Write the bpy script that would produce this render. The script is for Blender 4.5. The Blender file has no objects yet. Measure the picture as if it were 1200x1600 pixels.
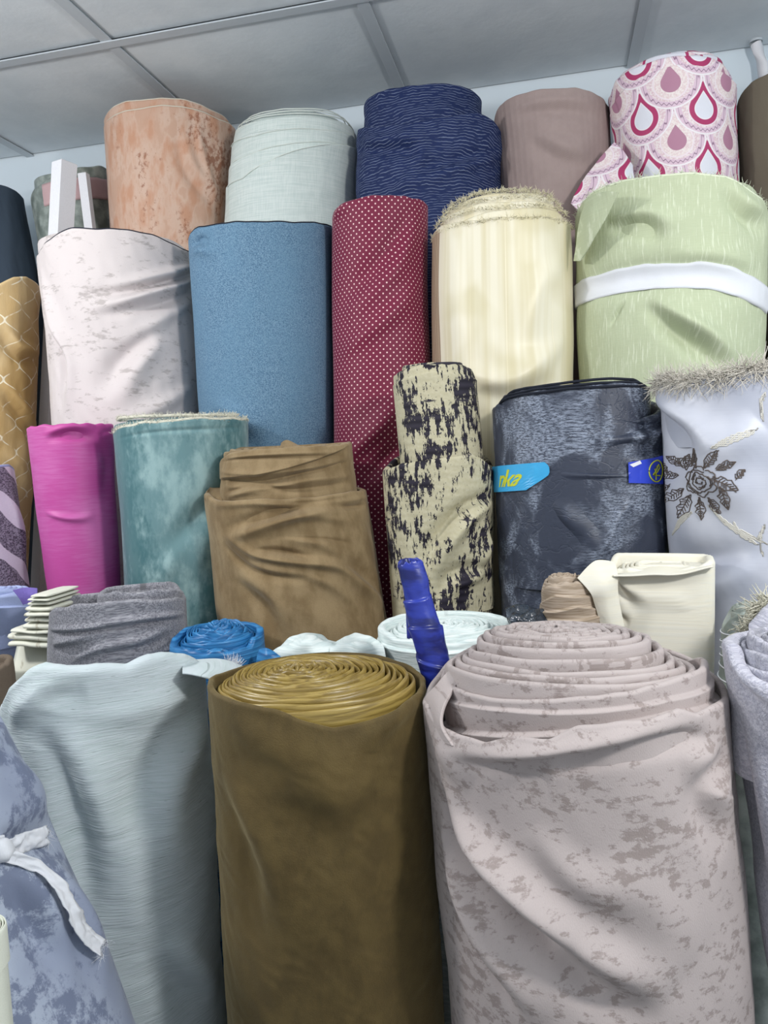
import bpy, math, random
import numpy as np
from mathutils import Matrix, Vector

# ---------------------------------------------------------------- camera, world, lights, exposure
SC = bpy.context.scene
COL = SC.collection
FPX = 1155.0
CAM = np.array([0.0, 0.0, 1.6])
def cam_basis(yaw, pitch, roll):
    y, p, r = map(math.radians, (yaw, pitch, roll))
    F = np.array([-math.sin(y)*math.cos(p), math.cos(y)*math.cos(p), math.sin(p)])
    R = np.array([math.cos(y), math.sin(y), 0.0]); U = np.cross(R, F)
    return math.cos(r)*R-math.sin(r)*U, math.sin(r)*R+math.cos(r)*U, F
CR, CU, CF = cam_basis(13, -4.9, 2.35)
cd = bpy.data.cameras.new('camera'); cam = bpy.data.objects.new('camera', cd); COL.objects.link(cam)
cd.sensor_fit = 'VERTICAL'; cd.sensor_height = 36; cd.sensor_width = 27; cd.lens = FPX/1600*36
cd.clip_start = 0.02
M4 = Matrix(((CR[0], CU[0], -CF[0], CAM[0]), (CR[1], CU[1], -CF[1], CAM[1]), (CR[2], CU[2], -CF[2], CAM[2]), (0, 0, 0, 1)))
cam.matrix_world = M4
SC.camera = cam

w = bpy.data.worlds.new('world'); SC.world = w; w.use_nodes = True
bg = w.node_tree.nodes['Background']; bg.inputs[0].default_value = (0.86, 0.93, 1.0, 1); bg.inputs[1].default_value = 0.5
def area(name, loc, target, sx, sy, power, col):
    l = bpy.data.lights.new(name, 'AREA'); l.shape = 'RECTANGLE'; l.size = sx; l.size_y = sy; l.energy = power; l.color = col
    o = bpy.data.objects.new(name, l); COL.objects.link(o); o.location = loc
    o.rotation_euler = (Vector(target)-Vector(loc)).to_track_quat('-Z', 'Y').to_euler()
    return o
def bulb(name, loc, power, rad, col):
    l = bpy.data.lights.new(name, 'POINT'); l.energy = power; l.shadow_soft_size = rad; l.color = col
    o = bpy.data.objects.new(name, l); COL.objects.link(o); o.location = loc
bulb('left_lamp_light', (-1.35, 0.50, 2.20), 30, .07, (1.0, 0.985, 0.975))
bulb('right_lamp_light', (0.75, 0.25, 2.15), 37, .08, (1.0, 0.985, 0.965))
VS = SC.view_settings
VS.view_transform = 'Standard'; VS.look = 'None'; VS.gamma = 1; VS.use_curve_mapping = False
VS.exposure = 0.3

# ---------------------------------------------------------------- numpy noise
_rs = np.random.RandomState(7)
PERM = _rs.permutation(256); PERM = np.concatenate([PERM, PERM, PERM])
GR = _rs.randn(256, 3); GR /= np.linalg.norm(GR, axis=1)[:, None]
def perlin(x, y, z):
    x, y, z = np.broadcast_arrays(np.asarray(x, float), np.asarray(y, float), np.asarray(z, float))
    xi, yi, zi = np.floor(x).astype(int), np.floor(y).astype(int), np.floor(z).astype(int)
    xf, yf, zf = x-xi, y-yi, z-zi
    fu, fv, fw = [t*t*t*(t*(t*6-15)+10) for t in (xf, yf, zf)]
    out = 0
    for i in (0, 1):
        for j in (0, 1):
            for k in (0, 1):
                h = PERM[(PERM[(PERM[(xi+i) & 255]+yi+j) & 255]+zi+k) & 255]
                g = GR[h]
                d = g[..., 0]*(xf-i)+g[..., 1]*(yf-j)+g[..., 2]*(zf-k)
                out = out + d*(fu if i else 1-fu)*(fv if j else 1-fv)*(fw if k else 1-fw)
    return out*1.5
def ss(a, b, x):
    t = np.clip((x-a)/(b-a), 0, 1); return t*t*(3-2*t)

# ---------------------------------------------------------------- camera measuring helpers
def ray(px, py):
    d = CF*FPX+CR*(px-600)-CU*(py-800); return d/np.linalg.norm(d)
def at(px, py, Y):
    d = ray(px, py); return CAM+d*(Y/d[1])
def proj(P):
    P = P-CAM; w_ = P@CF
    return 600+FPX*(P@CR)/w_, 800-FPX*(P@CU)/w_

# ---------------------------------------------------------------- node expressions
def lin(h):
    h = h.lstrip('#'); c = [int(h[i:i+2], 16)/255 for i in (0, 2, 4)]
    return tuple((x/12.92 if x < .04045 else ((x+.055)/1.055)**2.4) for x in c)+(1.0,)
class E:
    def __init__(s, nt, k): s.nt = nt; s.k = k
    def _m(s, op, *a):
        n = s.nt.nodes.new('ShaderNodeMath'); n.operation = op
        for i, v in enumerate((s,)+a):
            if isinstance(v, E): v = v.k
            if isinstance(v, (int, float)): n.inputs[i].default_value = v
            else: s.nt.links.new(v, n.inputs[i])
        return E(s.nt, n.outputs[0])
    def __add__(s, o): return s._m('ADD', o)
    __radd__ = __add__
    def __sub__(s, o): return s._m('SUBTRACT', o)
    def __rsub__(s, o): return (s*-1)+o
    def __mul__(s, o): return s._m('MULTIPLY', o)
    __rmul__ = __mul__
    def __truediv__(s, o): return s._m('DIVIDE', o)
    def __neg__(s): return s*-1
    def abs(s): return s._m('ABSOLUTE')
    def fract(s): return s._m('FRACT')
    def floor(s): return s._m('FLOOR')
    def sin(s): return s._m('SINE')
    def cos(s): return s._m('COSINE')
    def sqrt(s): return s._m('SQRT')
    def mod(s, o): return s._m('FLOORED_MODULO', o)
    def min(s, o): return s._m('MINIMUM', o)
    def max(s, o): return s._m('MAXIMUM', o)
    def pow(s, o): return s._m('POWER', o)
    def ss(s, a, b):
        n = s.nt.nodes.new('ShaderNodeMapRange'); n.interpolation_type = 'SMOOTHSTEP'
        s.nt.links.new(s.k, n.inputs[0])
        if a > b: n.inputs[1].default_value = b; n.inputs[2].default_value = a; n.inputs[3].default_value = 1; n.inputs[4].default_value = 0
        else: n.inputs[1].default_value = a; n.inputs[2].default_value = b
        return E(s.nt, n.outputs[0])
class Ctx:
    def __init__(s, name):
        s.m = bpy.data.materials.new(name); s.m.use_nodes = True; s.nt = s.m.node_tree
        s.p = s.nt.nodes['Principled BSDF']
        uv = s.nt.nodes.new('ShaderNodeUVMap'); uv.uv_map = 'UVMap'
        sp = s.nt.nodes.new('ShaderNodeSeparateXYZ'); s.nt.links.new(uv.outputs[0], sp.inputs[0])
        s.u = E(s.nt, sp.outputs[0]); s.v = E(s.nt, sp.outputs[1])
    def noise(s, su, sv, detail=3, seed=0, rough=.55, dist=0, u=None, v=None):
        u = (u or s.u)*su; v = (v or s.v)*sv
        c = s.nt.nodes.new('ShaderNodeCombineXYZ')
        s.nt.links.new(u.k, c.inputs[0]); s.nt.links.new(v.k, c.inputs[1]); c.inputs[2].default_value = seed*7.31
        n = s.nt.nodes.new('ShaderNodeTexNoise'); n.inputs['Scale'].default_value = 1
        n.inputs['Detail'].default_value = detail; n.inputs['Roughness'].default_value = rough; n.inputs['Distortion'].default_value = dist
        s.nt.links.new(c.outputs[0], n.inputs['Vector'])
        return E(s.nt, n.outputs[0])
    def mix(s, a, b, f):
        n = s.nt.nodes.new('ShaderNodeMix'); n.data_type = 'RGBA'
        for i, v in ((6, a), (7, b)):
            if isinstance(v, str): v = lin(v)
            if isinstance(v, tuple): n.inputs[i].default_value = v
            else: s.nt.links.new(v, n.inputs[i])
        if isinstance(f, E): s.nt.links.new(f.k, n.inputs[0])
        else: n.inputs[0].default_value = f
        return n.outputs[2]
    def done(s, col, rough=.85, bump=None, bstr=.5, bdist=.001, sheen=0, spec=.3, metal=0, trans=0, alpha=1, sheen_rough=.4, sheen_tint=(1,1,1,1)):
        p = s.p
        if isinstance(col, str): col = lin(col)
        if isinstance(col, tuple): p.inputs['Base Color'].default_value = col
        else: s.nt.links.new(col, p.inputs['Base Color'])
        if isinstance(rough, E): s.nt.links.new(rough.k, p.inputs['Roughness'])
        else: p.inputs['Roughness'].default_value = rough
        p.inputs['Specular IOR Level'].default_value = spec; p.inputs['Metallic'].default_value = metal
        p.inputs['Sheen Weight'].default_value = sheen; p.inputs['Sheen Roughness'].default_value = sheen_rough
        p.inputs['Sheen Tint'].default_value = sheen_tint
        p.inputs['Transmission Weight'].default_value = trans; p.inputs['Alpha'].default_value = alpha
        if bump is not None:
            b = s.nt.nodes.new('ShaderNodeBump'); b.inputs['Strength'].default_value = bstr; b.inputs['Distance'].default_value = bdist
            s.nt.links.new(bump.k, b.inputs['Height']); s.nt.links.new(b.outputs[0], p.inputs['Normal'])
        return s.m
MAT = {}
def plain(key, col, rough=.85, grain=900, bstr=.3, spec=.3, **kw):
    c = Ctx(key); n = c.noise(grain, grain, 2, 1)
    MAT[key] = c.done(c.mix(col, (0, 0, 0, 1), n*.12), rough, n, bstr, .001, spec=spec, **kw); return MAT[key]

plain('navy_grey_cloth', '#3f4c5b'); plain('khaki_cloth', '#716a5c', grain=500)
plain('white_paint', '#e9e9ee', .5, 300, .1); plain('white_tape', '#e6e8ee', .6, 1500, .5)
plain('black_thread', '#1f2231', .9); plain('cream_thread', '#dcd9c8', .9); plain('sage_edge', '#dde4dd', .9); plain('card', '#a58d6a', .8)
plain('board', '#8f8878', .8, 60); plain('sheet_metal', '#c3cad0', .5, 100, .1); plain('label_cyan', '#3aa6dc', .35, 100, .02, .5)
plain('label_blue', '#2b44c8', .35, 100, .02, .5); plain('label_yellow', '#c9cf3a', .4, 100, .02); plain('label_white', '#e4e6ea', .4, 100, .02)
plain('floor_tile', '#8d8a86', .5, 40); plain('ochre_thread', '#f0e8c8', .9); plain('silver_thread', '#dbd5ca', .9)
plain('navy_thread', '#20242f', .9); plain('brown_knit', '#6e6154', .9, 400, .8); plain('floral_thread', '#5f5550', .6)
plain('scroll_thread', '#cfccc4', .45); plain('pale_green_thread', '#dfe6cc', .9); plain('pink_tape', '#c9a9ab', .5)
plain('ivory_plastic', '#d9dccf', .4)

c = Ctx('wall_paint'); n = c.noise(3, 3, 4, 3); MAT['wall_paint'] = c.done(c.mix('#d6e3ec', '#e2ebf1', n), .7, c.noise(120, 120, 3), .1)
c = Ctx('ceiling_board'); n = c.noise(9, 9, 5, 2, .6); n2 = c.noise(60, 60, 2, 5)
MAT['ceiling_board'] = c.done(c.mix('#d3dadf', '#dde3e7', n.ss(.3, .7)), .6, n2, .25, .002)

c = Ctx('mottled_grey'); n = c.noise(28, 22, 5, 2); MAT['mottled_grey'] = c.done(c.mix('#727c76', '#a9b1ab', n.ss(.35, .68)), .35, n, .4, .004, spec=.6)
c = Ctx('terracotta_suede'); n = c.noise(35, 13, 5, 1); n2 = c.noise(95, 70, 5, 4, .7); n3 = c.noise(9, 6, 2, 9)
col = c.mix('#be9177', '#caad9b', n.ss(.35, .6)); col = c.mix(col, '#8a5238', (n2*n3).ss(.27, .36)*.75); col = c.mix(col, '#a86f48', (n*(n3*-1+1)).ss(.3, .36)*.3)
MAT['terracotta_suede'] = c.done(col, .75, n2, .3, .001, sheen=.2)
c = Ctx('sage_linen'); n = c.noise(14, 500, 3, 1); n2 = c.noise(500, 30, 2, 4)
MAT['sage_linen'] = c.done(c.mix('#c3cfcb', '#d6deda', (n*.6+n2*.4).ss(.38, .62)), .9, n+n2*.5, .5)
c = Ctx('navy_line_crepe'); wv = c.noise(7, 9, 2, 1); amp = c.noise(38, 30, 2, 8)
ph = c.v*150+wv*6+amp*1.5; f1 = (ph.fract()-.5).abs(); br = c.noise(30, 150, 2, 3)
ln = f1.ss(.17, .05)*br.ss(.36, .5)
MAT['navy_line_crepe'] = c.done(c.mix('#1d2c58', '#8d99b8', ln*.75), .75, ln+c.noise(200, 300, 2)*.5, .8, .002)
c = Ctx('mauve_herringbone'); zz = ((c.u*60).fract()-.5).abs(); ph = (c.v*330+zz*3).fract(); n = c.noise(60, 60, 4, 2)
MAT['mauve_herringbone'] = c.done(c.mix('#93827f', '#ae9c98', ph.ss(.3, .7)*.5+n*.5), .85, ph, .4)

# pink ogee drops
c = Ctx('pink_drop_jacquard')
W, H = .130, .062
row = (c.v/H).floor(); off = row.mod(2)*.5
def layer(base, kk):
    # one row of overlapping scallops; the rows above lie over the rows below
    r = row+kk; x = ((c.u/W+r.mod(2)*.5+.5).fract()-.5)*W; y = c.v-(r+.5)*H
    alt = r.mod(2)
    yd = y+.010; ax_ = x.abs(); rr = (x*x+yd*yd).sqrt(); cone = ax_*.82+yd*.57; up = (yd-ax_*.70).ss(-.0005, .0005)
    dr = rr*(1-up)+cone*up
    scal = (x*x+y*y).sqrt(); inside = scal.ss(.0655, .0645)
    tex = c.noise(300, 300, 3, 5)
    body = c.mix('#dcc0c8', '#ece2e2', tex.ss(.4, .6))
    zig = ((scal-.055+((x*620).sin())*.0022).abs()).ss(.0014, .0007)
    body = c.mix(body, '#dcc2d2', ((scal-.055).abs()).ss(.0062, .005)); body = c.mix(body, '#7d5a76', zig*.8); body = c.mix(body, '#efe9ee', ((scal-.0628).abs()).ss(.0020, .0010))
    rings = ((dr*420).fract()-.5).abs().ss(.15, .35)
    dark = c.mix('#ab3464', '#bd5480', rings*.4); pale = c.mix('#e3cdcf', '#eee4e2', tex.ss(.4, .6))
    body = c.mix(body, '#eddfe6', dr.ss(.0365, .0355)); body = c.mix(body, c.mix(pale, dark, alt), dr.ss(.0338, .0328))
    body = c.mix(body, '#efe9ee', dr.ss(.0225, .0218)*alt)
    body = c.mix(body, c.mix('#b4839a', '#dfe0ea', alt), dr.ss(.0205, .0198))
    return c.mix(base, body, inside)
cc = '#dcb6c0'
for kk in (-1, 0, 1): cc = layer(cc, kk)
MAT['pink_drop_jacquard'] = c.done(cc, .55, c.noise(400, 400, 3), .4)

c = Ctx('gold_ogee_satin'); Wd = .042; Hh = .07
wob = (c.v*(2*math.pi/Hh)).sin()*.5
a = (((c.u/Wd+wob)/2).fract()-.5).abs()*2; b = (((c.u/Wd-wob)/2+.5).fract()-.5).abs()*2
d = a.min(b); ln = d.ss(.075, .045)*c.noise(25, 25, 3, 3).ss(.4, .55); n = c.noise(9, 5, 3, 2)
MAT['gold_ogee_satin'] = c.done(c.mix(c.mix('#bf9f68', '#d3ba8c', n.ss(.35, .65)), '#f0e8cf', ln), .5, c.noise(70, 22, 4, 4), .35, .004, spec=.4)
def blotch(key, base, dk, lo, hi, su=50, sv=65, sheen=.1, seed=0):
    c = Ctx(key); n = c.noise(su, sv, 5, 1+seed, .68); n2 = c.noise(12, 12, 2, 4+seed); n3 = c.noise(900, 400, 2, 3)
    f = (n+n2*.35).ss(lo, hi)
    MAT[key] = c.done(c.mix(c.mix(base, dk, n3*.12), dk, f*.65), .75, n3+f*-.4, .35, .001, sheen=sheen, spec=.35)
blotch('blush_blotch', '#d2c9c8', '#9d9491', .72, .86, 34, 85)
blotch('taupe_blotch', '#b5aaa8', '#81746f', .69, .80, 62, 100, seed=3)
c = Ctx('denim'); n = c.noise(420, 420, 3, 1, .7); n2 = c.noise(12, 9, 3, 2); tw = ((c.u+c.v)*520).sin()*.5+.5
MAT['denim'] = c.done(c.mix(c.mix('#3d5f7d', '#7c9ab0', n.ss(.3, .7)), '#6487a0', n2.ss(.35, .65)*.4+tw*.15), .85, n, .5)
c = Ctx('red_polka'); s_ = .0142; cu = c.u/s_; cv = c.v/(s_*.5)
o = cv.floor().mod(2)*.5; x = (cu+o).fract()-.5; y = (cv.fract()-.5)*.5; dd = (x*x+y*y).sqrt()
MAT['red_polka'] = c.done(c.mix('#741f3c', '#f0d2cf', dd.ss(.135, .095)), .6, c.noise(900, 900, 2), .2, sheen=.25, sheen_tint=(1, .6, .7, 1))
c = Ctx('cream_satin'); n = c.noise(40, 1.2, 2, 1); st = c.noise(170, 1.5, 1, 7); sh = c.noise(8, 7, 2, 3)
col = c.mix('#d9cfae', '#e9e2cc', n.ss(.35, .62)); col = c.mix(col, '#f5edd6', st.ss(.66, .72)*.5); col = c.mix(col, '#c8bd92', sh.ss(.5, .7)*.5)
MAT['cream_satin'] = c.done(col, .42, st, .3, .0006, spec=.5)
c = Ctx('brown_stripe'); s1 = ((c.u*200).fract()-.5).abs(); MAT['brown_stripe'] = c.done(c.mix('#8d7662', '#d8c8ac', s1.ss(.33, .42)), .5)
c = Ctx('pistachio_slub'); n = c.noise(330, 26, 3, 1, .6); n2 = c.noise(7, 3, 2, 2); n3 = c.noise(50, 600, 2, 6)
MAT['pistachio_slub'] = c.done(c.mix(c.mix('#b3bc9c', '#c0c8aa', n3), '#d6dcc4', n.ss(.54, .68)*.8), .8, n, .8, .0015)
c = Ctx('magenta_satin'); n = c.noise(30, 300, 3, 1); n2 = c.noise(6, 5, 2, 2)
MAT['magenta_satin'] = c.done(c.mix('#b3458f', '#bd62a2', (n*.3+n2*.7).ss(.4, .62)), .5, n*.4+n2*3, .25, .0015, spec=.4)
c = Ctx('teal_velvet'); n = c.noise(26, 12, 5, 1, .62); n2 = c.noise(8, 3, 3, 5); n3 = c.noise(110, 60, 4, 2)
col = c.mix('#648589', '#8eaaab', n.ss(.4, .66)); col = c.mix(col, '#376369', (n2+n3*.3).ss(.62, .78)*.8)
MAT['teal_velvet'] = c.done(col, .7, n3, .4, .001, sheen=.35)
c = Ctx('brown_suede'); n = c.noise(30, 18, 5, 1); n2 = c.noise(500, 500, 2, 2)
MAT['brown_suede'] = c.done(c.mix(c.mix('#7e694a', '#998463', n.ss(.35, .65)), '#5c4931', n2*.3), .85, n2, .5, sheen=.3, sheen_tint=(1, .9, .75, 1))
c = Ctx('ink_print'); big = c.noise(20, 14, 2, 1); v1 = c.noise(120, 30, 4, 2, .75); v2 = c.noise(28, 130, 4, 3, .75); tw = c.noise(160, 160, 2, 6)
gr = (((c.u/.062).fract()-.5).abs().ss(.40, .5)).max(((c.v/.07).fract()-.5).abs().ss(.42, .5))
f = (big*.5+v1*.75+tw*.12).ss(.705, .722).max((big*.4+v2*.7+gr*.1).ss(.685, .70))
rib = ((c.v*450).sin()*.5+.5)
MAT['ink_print'] = c.done(c.mix(c.mix('#aea686', '#c9c3ab', tw), c.mix('#1c1824', '#3c3846', rib*.5), f), .7, rib+tw, .4, .0008)
c = Ctx('dark_foil_marble'); n = c.noise(13, 9, 4, 1, .6, .8); n2 = c.noise(120, 420, 4, 3, .8); n3 = c.noise(26, 30, 3, 5, .6, .6); cr = ((n3-.5).abs()).ss(0, .035)
f = n.ss(.45, .62)*n2.ss(.40, .60)
MAT['dark_foil_marble'] = c.done(c.mix(c.mix('#262b39', '#394052', n2), '#9aa4b6', f*.8), .5, cr*.25+n, .35, .004, spec=.5)
c = Ctx('silver_satin'); n = c.noise(6, 5, 3, 2)
MAT['silver_satin'] = c.done(c.mix('#a9adbb', '#c9cbd5', n.ss(.35, .65)), .42, c.noise(12, 400, 3), .15, spec=.5)
c = Ctx('purple_marl'); n = c.noise(260, 400, 3, 2, .7); bd = ((c.u*.8+c.v)/.11+c.noise(8, 8, 2)*.6).fract(); k2 = bd.ss(.52, .54)*bd.ss(.9, .88)
MAT['purple_marl'] = c.done(c.mix(c.mix('#4d4556', '#9b93a6', n.ss(.4, .6)), c.mix('#cfc5da', '#e0d9e6', n), k2), .8, n, .5)
plain('purple_cloth', '#6a5aa2', .7, 300, .5)
plain('lilac_cloth', '#a3afd6', .7, 300, .5)
c = Ctx('ivory_pleat'); n = c.noise(60, 40, 3, 1); MAT['ivory_pleat'] = c.done(c.mix('#d6d6c8', '#9c937c', n.ss(.6, .7)*.6), .8, n, .3)
def terry(key, a, b, sc=380):
    c = Ctx(key); n = c.noise(sc, sc, 3, 1, .8); MAT[key] = c.done(c.mix(a, b, n.ss(.35, .65)), .95, n, 1, .003, sheen=.3)
terry('grey_terry', '#6c6c75', '#a6a5ac'); terry('pale_terry', '#a3a3b2', '#c6c5d0', 300)
c = Ctx('blue_satin'); n = c.noise(15, 420, 3, 1); MAT['blue_satin'] = c.done(c.mix('#14588f', '#3a86bf', n.ss(.35, .65)), .4, n, .6, .0015, spec=.5)
c = Ctx('mint_white'); n = c.noise(30, 420, 3, 1); MAT['mint_white'] = c.done(c.mix('#c6d4d3', '#e2eae8', n.ss(.3, .65)), .85, n, .7, .0015)
c = Ctx('royal_satin'); n = c.noise(25, 60, 3, 1); MAT['royal_satin'] = c.done(c.mix('#141d62', '#2a3aa0', n.ss(.35, .65)), .3, n, .35, .003, spec=.6)
c = Ctx('taupe_gauze'); n = c.noise(30, 500, 3, 1); MAT['taupe_gauze'] = c.done(c.mix('#94836f', '#b7a797', n.ss(.3, .7)), .8, n, .5)
c = Ctx('canvas'); n = c.noise(18, 220, 4, 1); n2 = c.noise(12, 12, 3, 3); MAT['canvas'] = c.done(c.mix('#e2dcc9', '#dcdad0', n.ss(.3, .7)*.5+n2*.4), .85, n, .4)
c = Ctx('mint_linen'); n = c.noise(26, 330, 4, 1, .65); n2 = c.noise(5, 3, 2, 2); sl = c.noise(45, 500, 2, 6)
col = c.mix('#bccac9', '#ccd5d8', n.ss(.3, .7)); col = c.mix(col, '#b9c2c8', n2.ss(.4, .6)*.5); col = c.mix(col, '#6e7c7a', sl.ss(.68, .74)*.6)
MAT['mint_linen'] = c.done(col, .85, n+sl*-1, .6, .0015)
c = Ctx('blue_marble'); n = c.noise(30, 24, 6, 1, .75); n2 = c.noise(6, 5, 3, 2)
MAT['blue_marble'] = c.done(c.mix(c.mix('#8b94aa', '#a8b1c2', n2.ss(.35, .6)), '#687189', (n+n2*.3).ss(.62, .72)*.9), .7, n, .4, .002, sheen=.2)
c = Ctx('olive_velvet'); n = c.noise(40, 26, 5, 1, .65); n2 = c.noise(700, 700, 2, 2); n3 = c.noise(7, 5, 2, 5)
MAT['olive_velvet'] = c.done(c.mix(c.mix('#4d3f22', '#5a4b2a', n.ss(.35, .68)), '#6a5833', n3.ss(.5, .7)*.4), .75, n2+n, .5, .001, sheen=.25, sheen_tint=(1, .85, .5, 1))
c = Ctx('olive_sheen_edge'); n = c.noise(20, 300, 3, 1); MAT['olive_sheen_edge'] = c.done(c.mix('#7a6530', '#a18a4a', n.ss(.35, .65)), .36, n, .5, .0015, spec=.6)  # wound end of the olive velvet, its gold sheen put into the colour
c = Ctx('clear_plastic'); n = c.noise(40, 60, 4, 1); MAT['clear_plastic'] = c.done('#c9d2d6', .12, n, .9, .01, spec=.7, alpha=.35)
c = Ctx('dark_plastic'); n = c.noise(40, 60, 4, 1); MAT['dark_plastic'] = c.done(c.mix('#2b323c', '#59636f', n.ss(.5, .7)), .15, n, 1, .012, spec=.8)

# ---------------------------------------------------------------- object helpers
def raw_mesh(name, V, Fs, mat, parent=None, uv=None, smooth=True):
    V = np.asarray(V, float)
    if parent is not None:
        V = V-np.array(parent.location)
    me = bpy.data.meshes.new(name); me.from_pydata(V.tolist(), [], Fs if isinstance(Fs, list) else Fs.tolist())
    if uv is not None:
        l = me.uv_layers.new(name='UVMap'); idx = np.empty(len(me.loops), int); me.loops.foreach_get('vertex_index', idx)
        l.data.foreach_set('uv', np.asarray(uv, np.float32)[idx].ravel())
    if smooth: me.polygons.foreach_set('use_smooth', [True]*len(me.polygons))
    me.materials.append(MAT[mat]); me.update()
    o = bpy.data.objects.new(name, me); COL.objects.link(o)
    if parent is not None:
        o.parent = parent
    return o
def thing(name, label, cat, loc, group=None):
    o = bpy.data.objects.new(name, None); COL.objects.link(o); o.location = loc; o.empty_display_size = .05
    o['label'] = label; o['category'] = cat
    if group: o['group'] = group
    return o
def sub(name, V, Fs, mat, part, root, uv=None, smooth=True):
    """a piece under a part: same frame as the thing"""
    o = raw_mesh(name, V, Fs, mat, root, uv, smooth); o.parent = part; return o
def grid_faces(nr, nc, wrap=False, off=0):
    r = np.arange(nr-1)[:, None]; c_ = np.arange(nc if wrap else nc-1)[None]
    a = r*nc+c_; b = r*nc+(c_+1) % nc; return (np.stack([a, b, b+nc, a+nc], -1).reshape(-1, 4)+off)
def box(x0, x1, y0, y1, z0, z1):
    V = [(x, y, z) for x in (x0, x1) for y in (y0, y1) for z in (z0, z1)]
    return V, [(0, 1, 3, 2), (4, 6, 7, 5), (0, 4, 5, 1), (2, 3, 7, 6), (0, 2, 6, 4), (1, 5, 7, 3)]
def boxuv(V): return [(v[0]+v[1], v[2]+v[1]) for v in V]
def struct(name, b, mat, parent=None):
    V, Fs = b; uv = [(v[0], v[1]+v[2]) for v in V]
    o = raw_mesh(name, V, Fs, mat, parent, uv, False)
    if parent is None: o['kind'] = 'structure'
    return o
def tube_along(P, r, sides=6, closed=False):
    P = np.asarray(P, float); n = len(P); T = np.gradient(P, axis=0); T /= np.linalg.norm(T, axis=1)[:, None]+1e-9
    up = np.array([0, 0, 1.0]); A = np.cross(T, up); bad = np.linalg.norm(A, axis=1) < .15; A[bad] = np.cross(T[bad], [0, 1.0, 0.1])
    A /= np.linalg.norm(A, axis=1)[:, None]; B = np.cross(A, T)
    r = np.broadcast_to(r, (n,))
    a = np.linspace(0, 2*np.pi, sides, endpoint=False)
    V = P[:, None]+r[:, None, None]*(np.cos(a)[None, :, None]*A[:, None]+np.sin(a)[None, :, None]*B[:, None])
    return V.reshape(-1, 3), grid_faces(n, sides, True)

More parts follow.
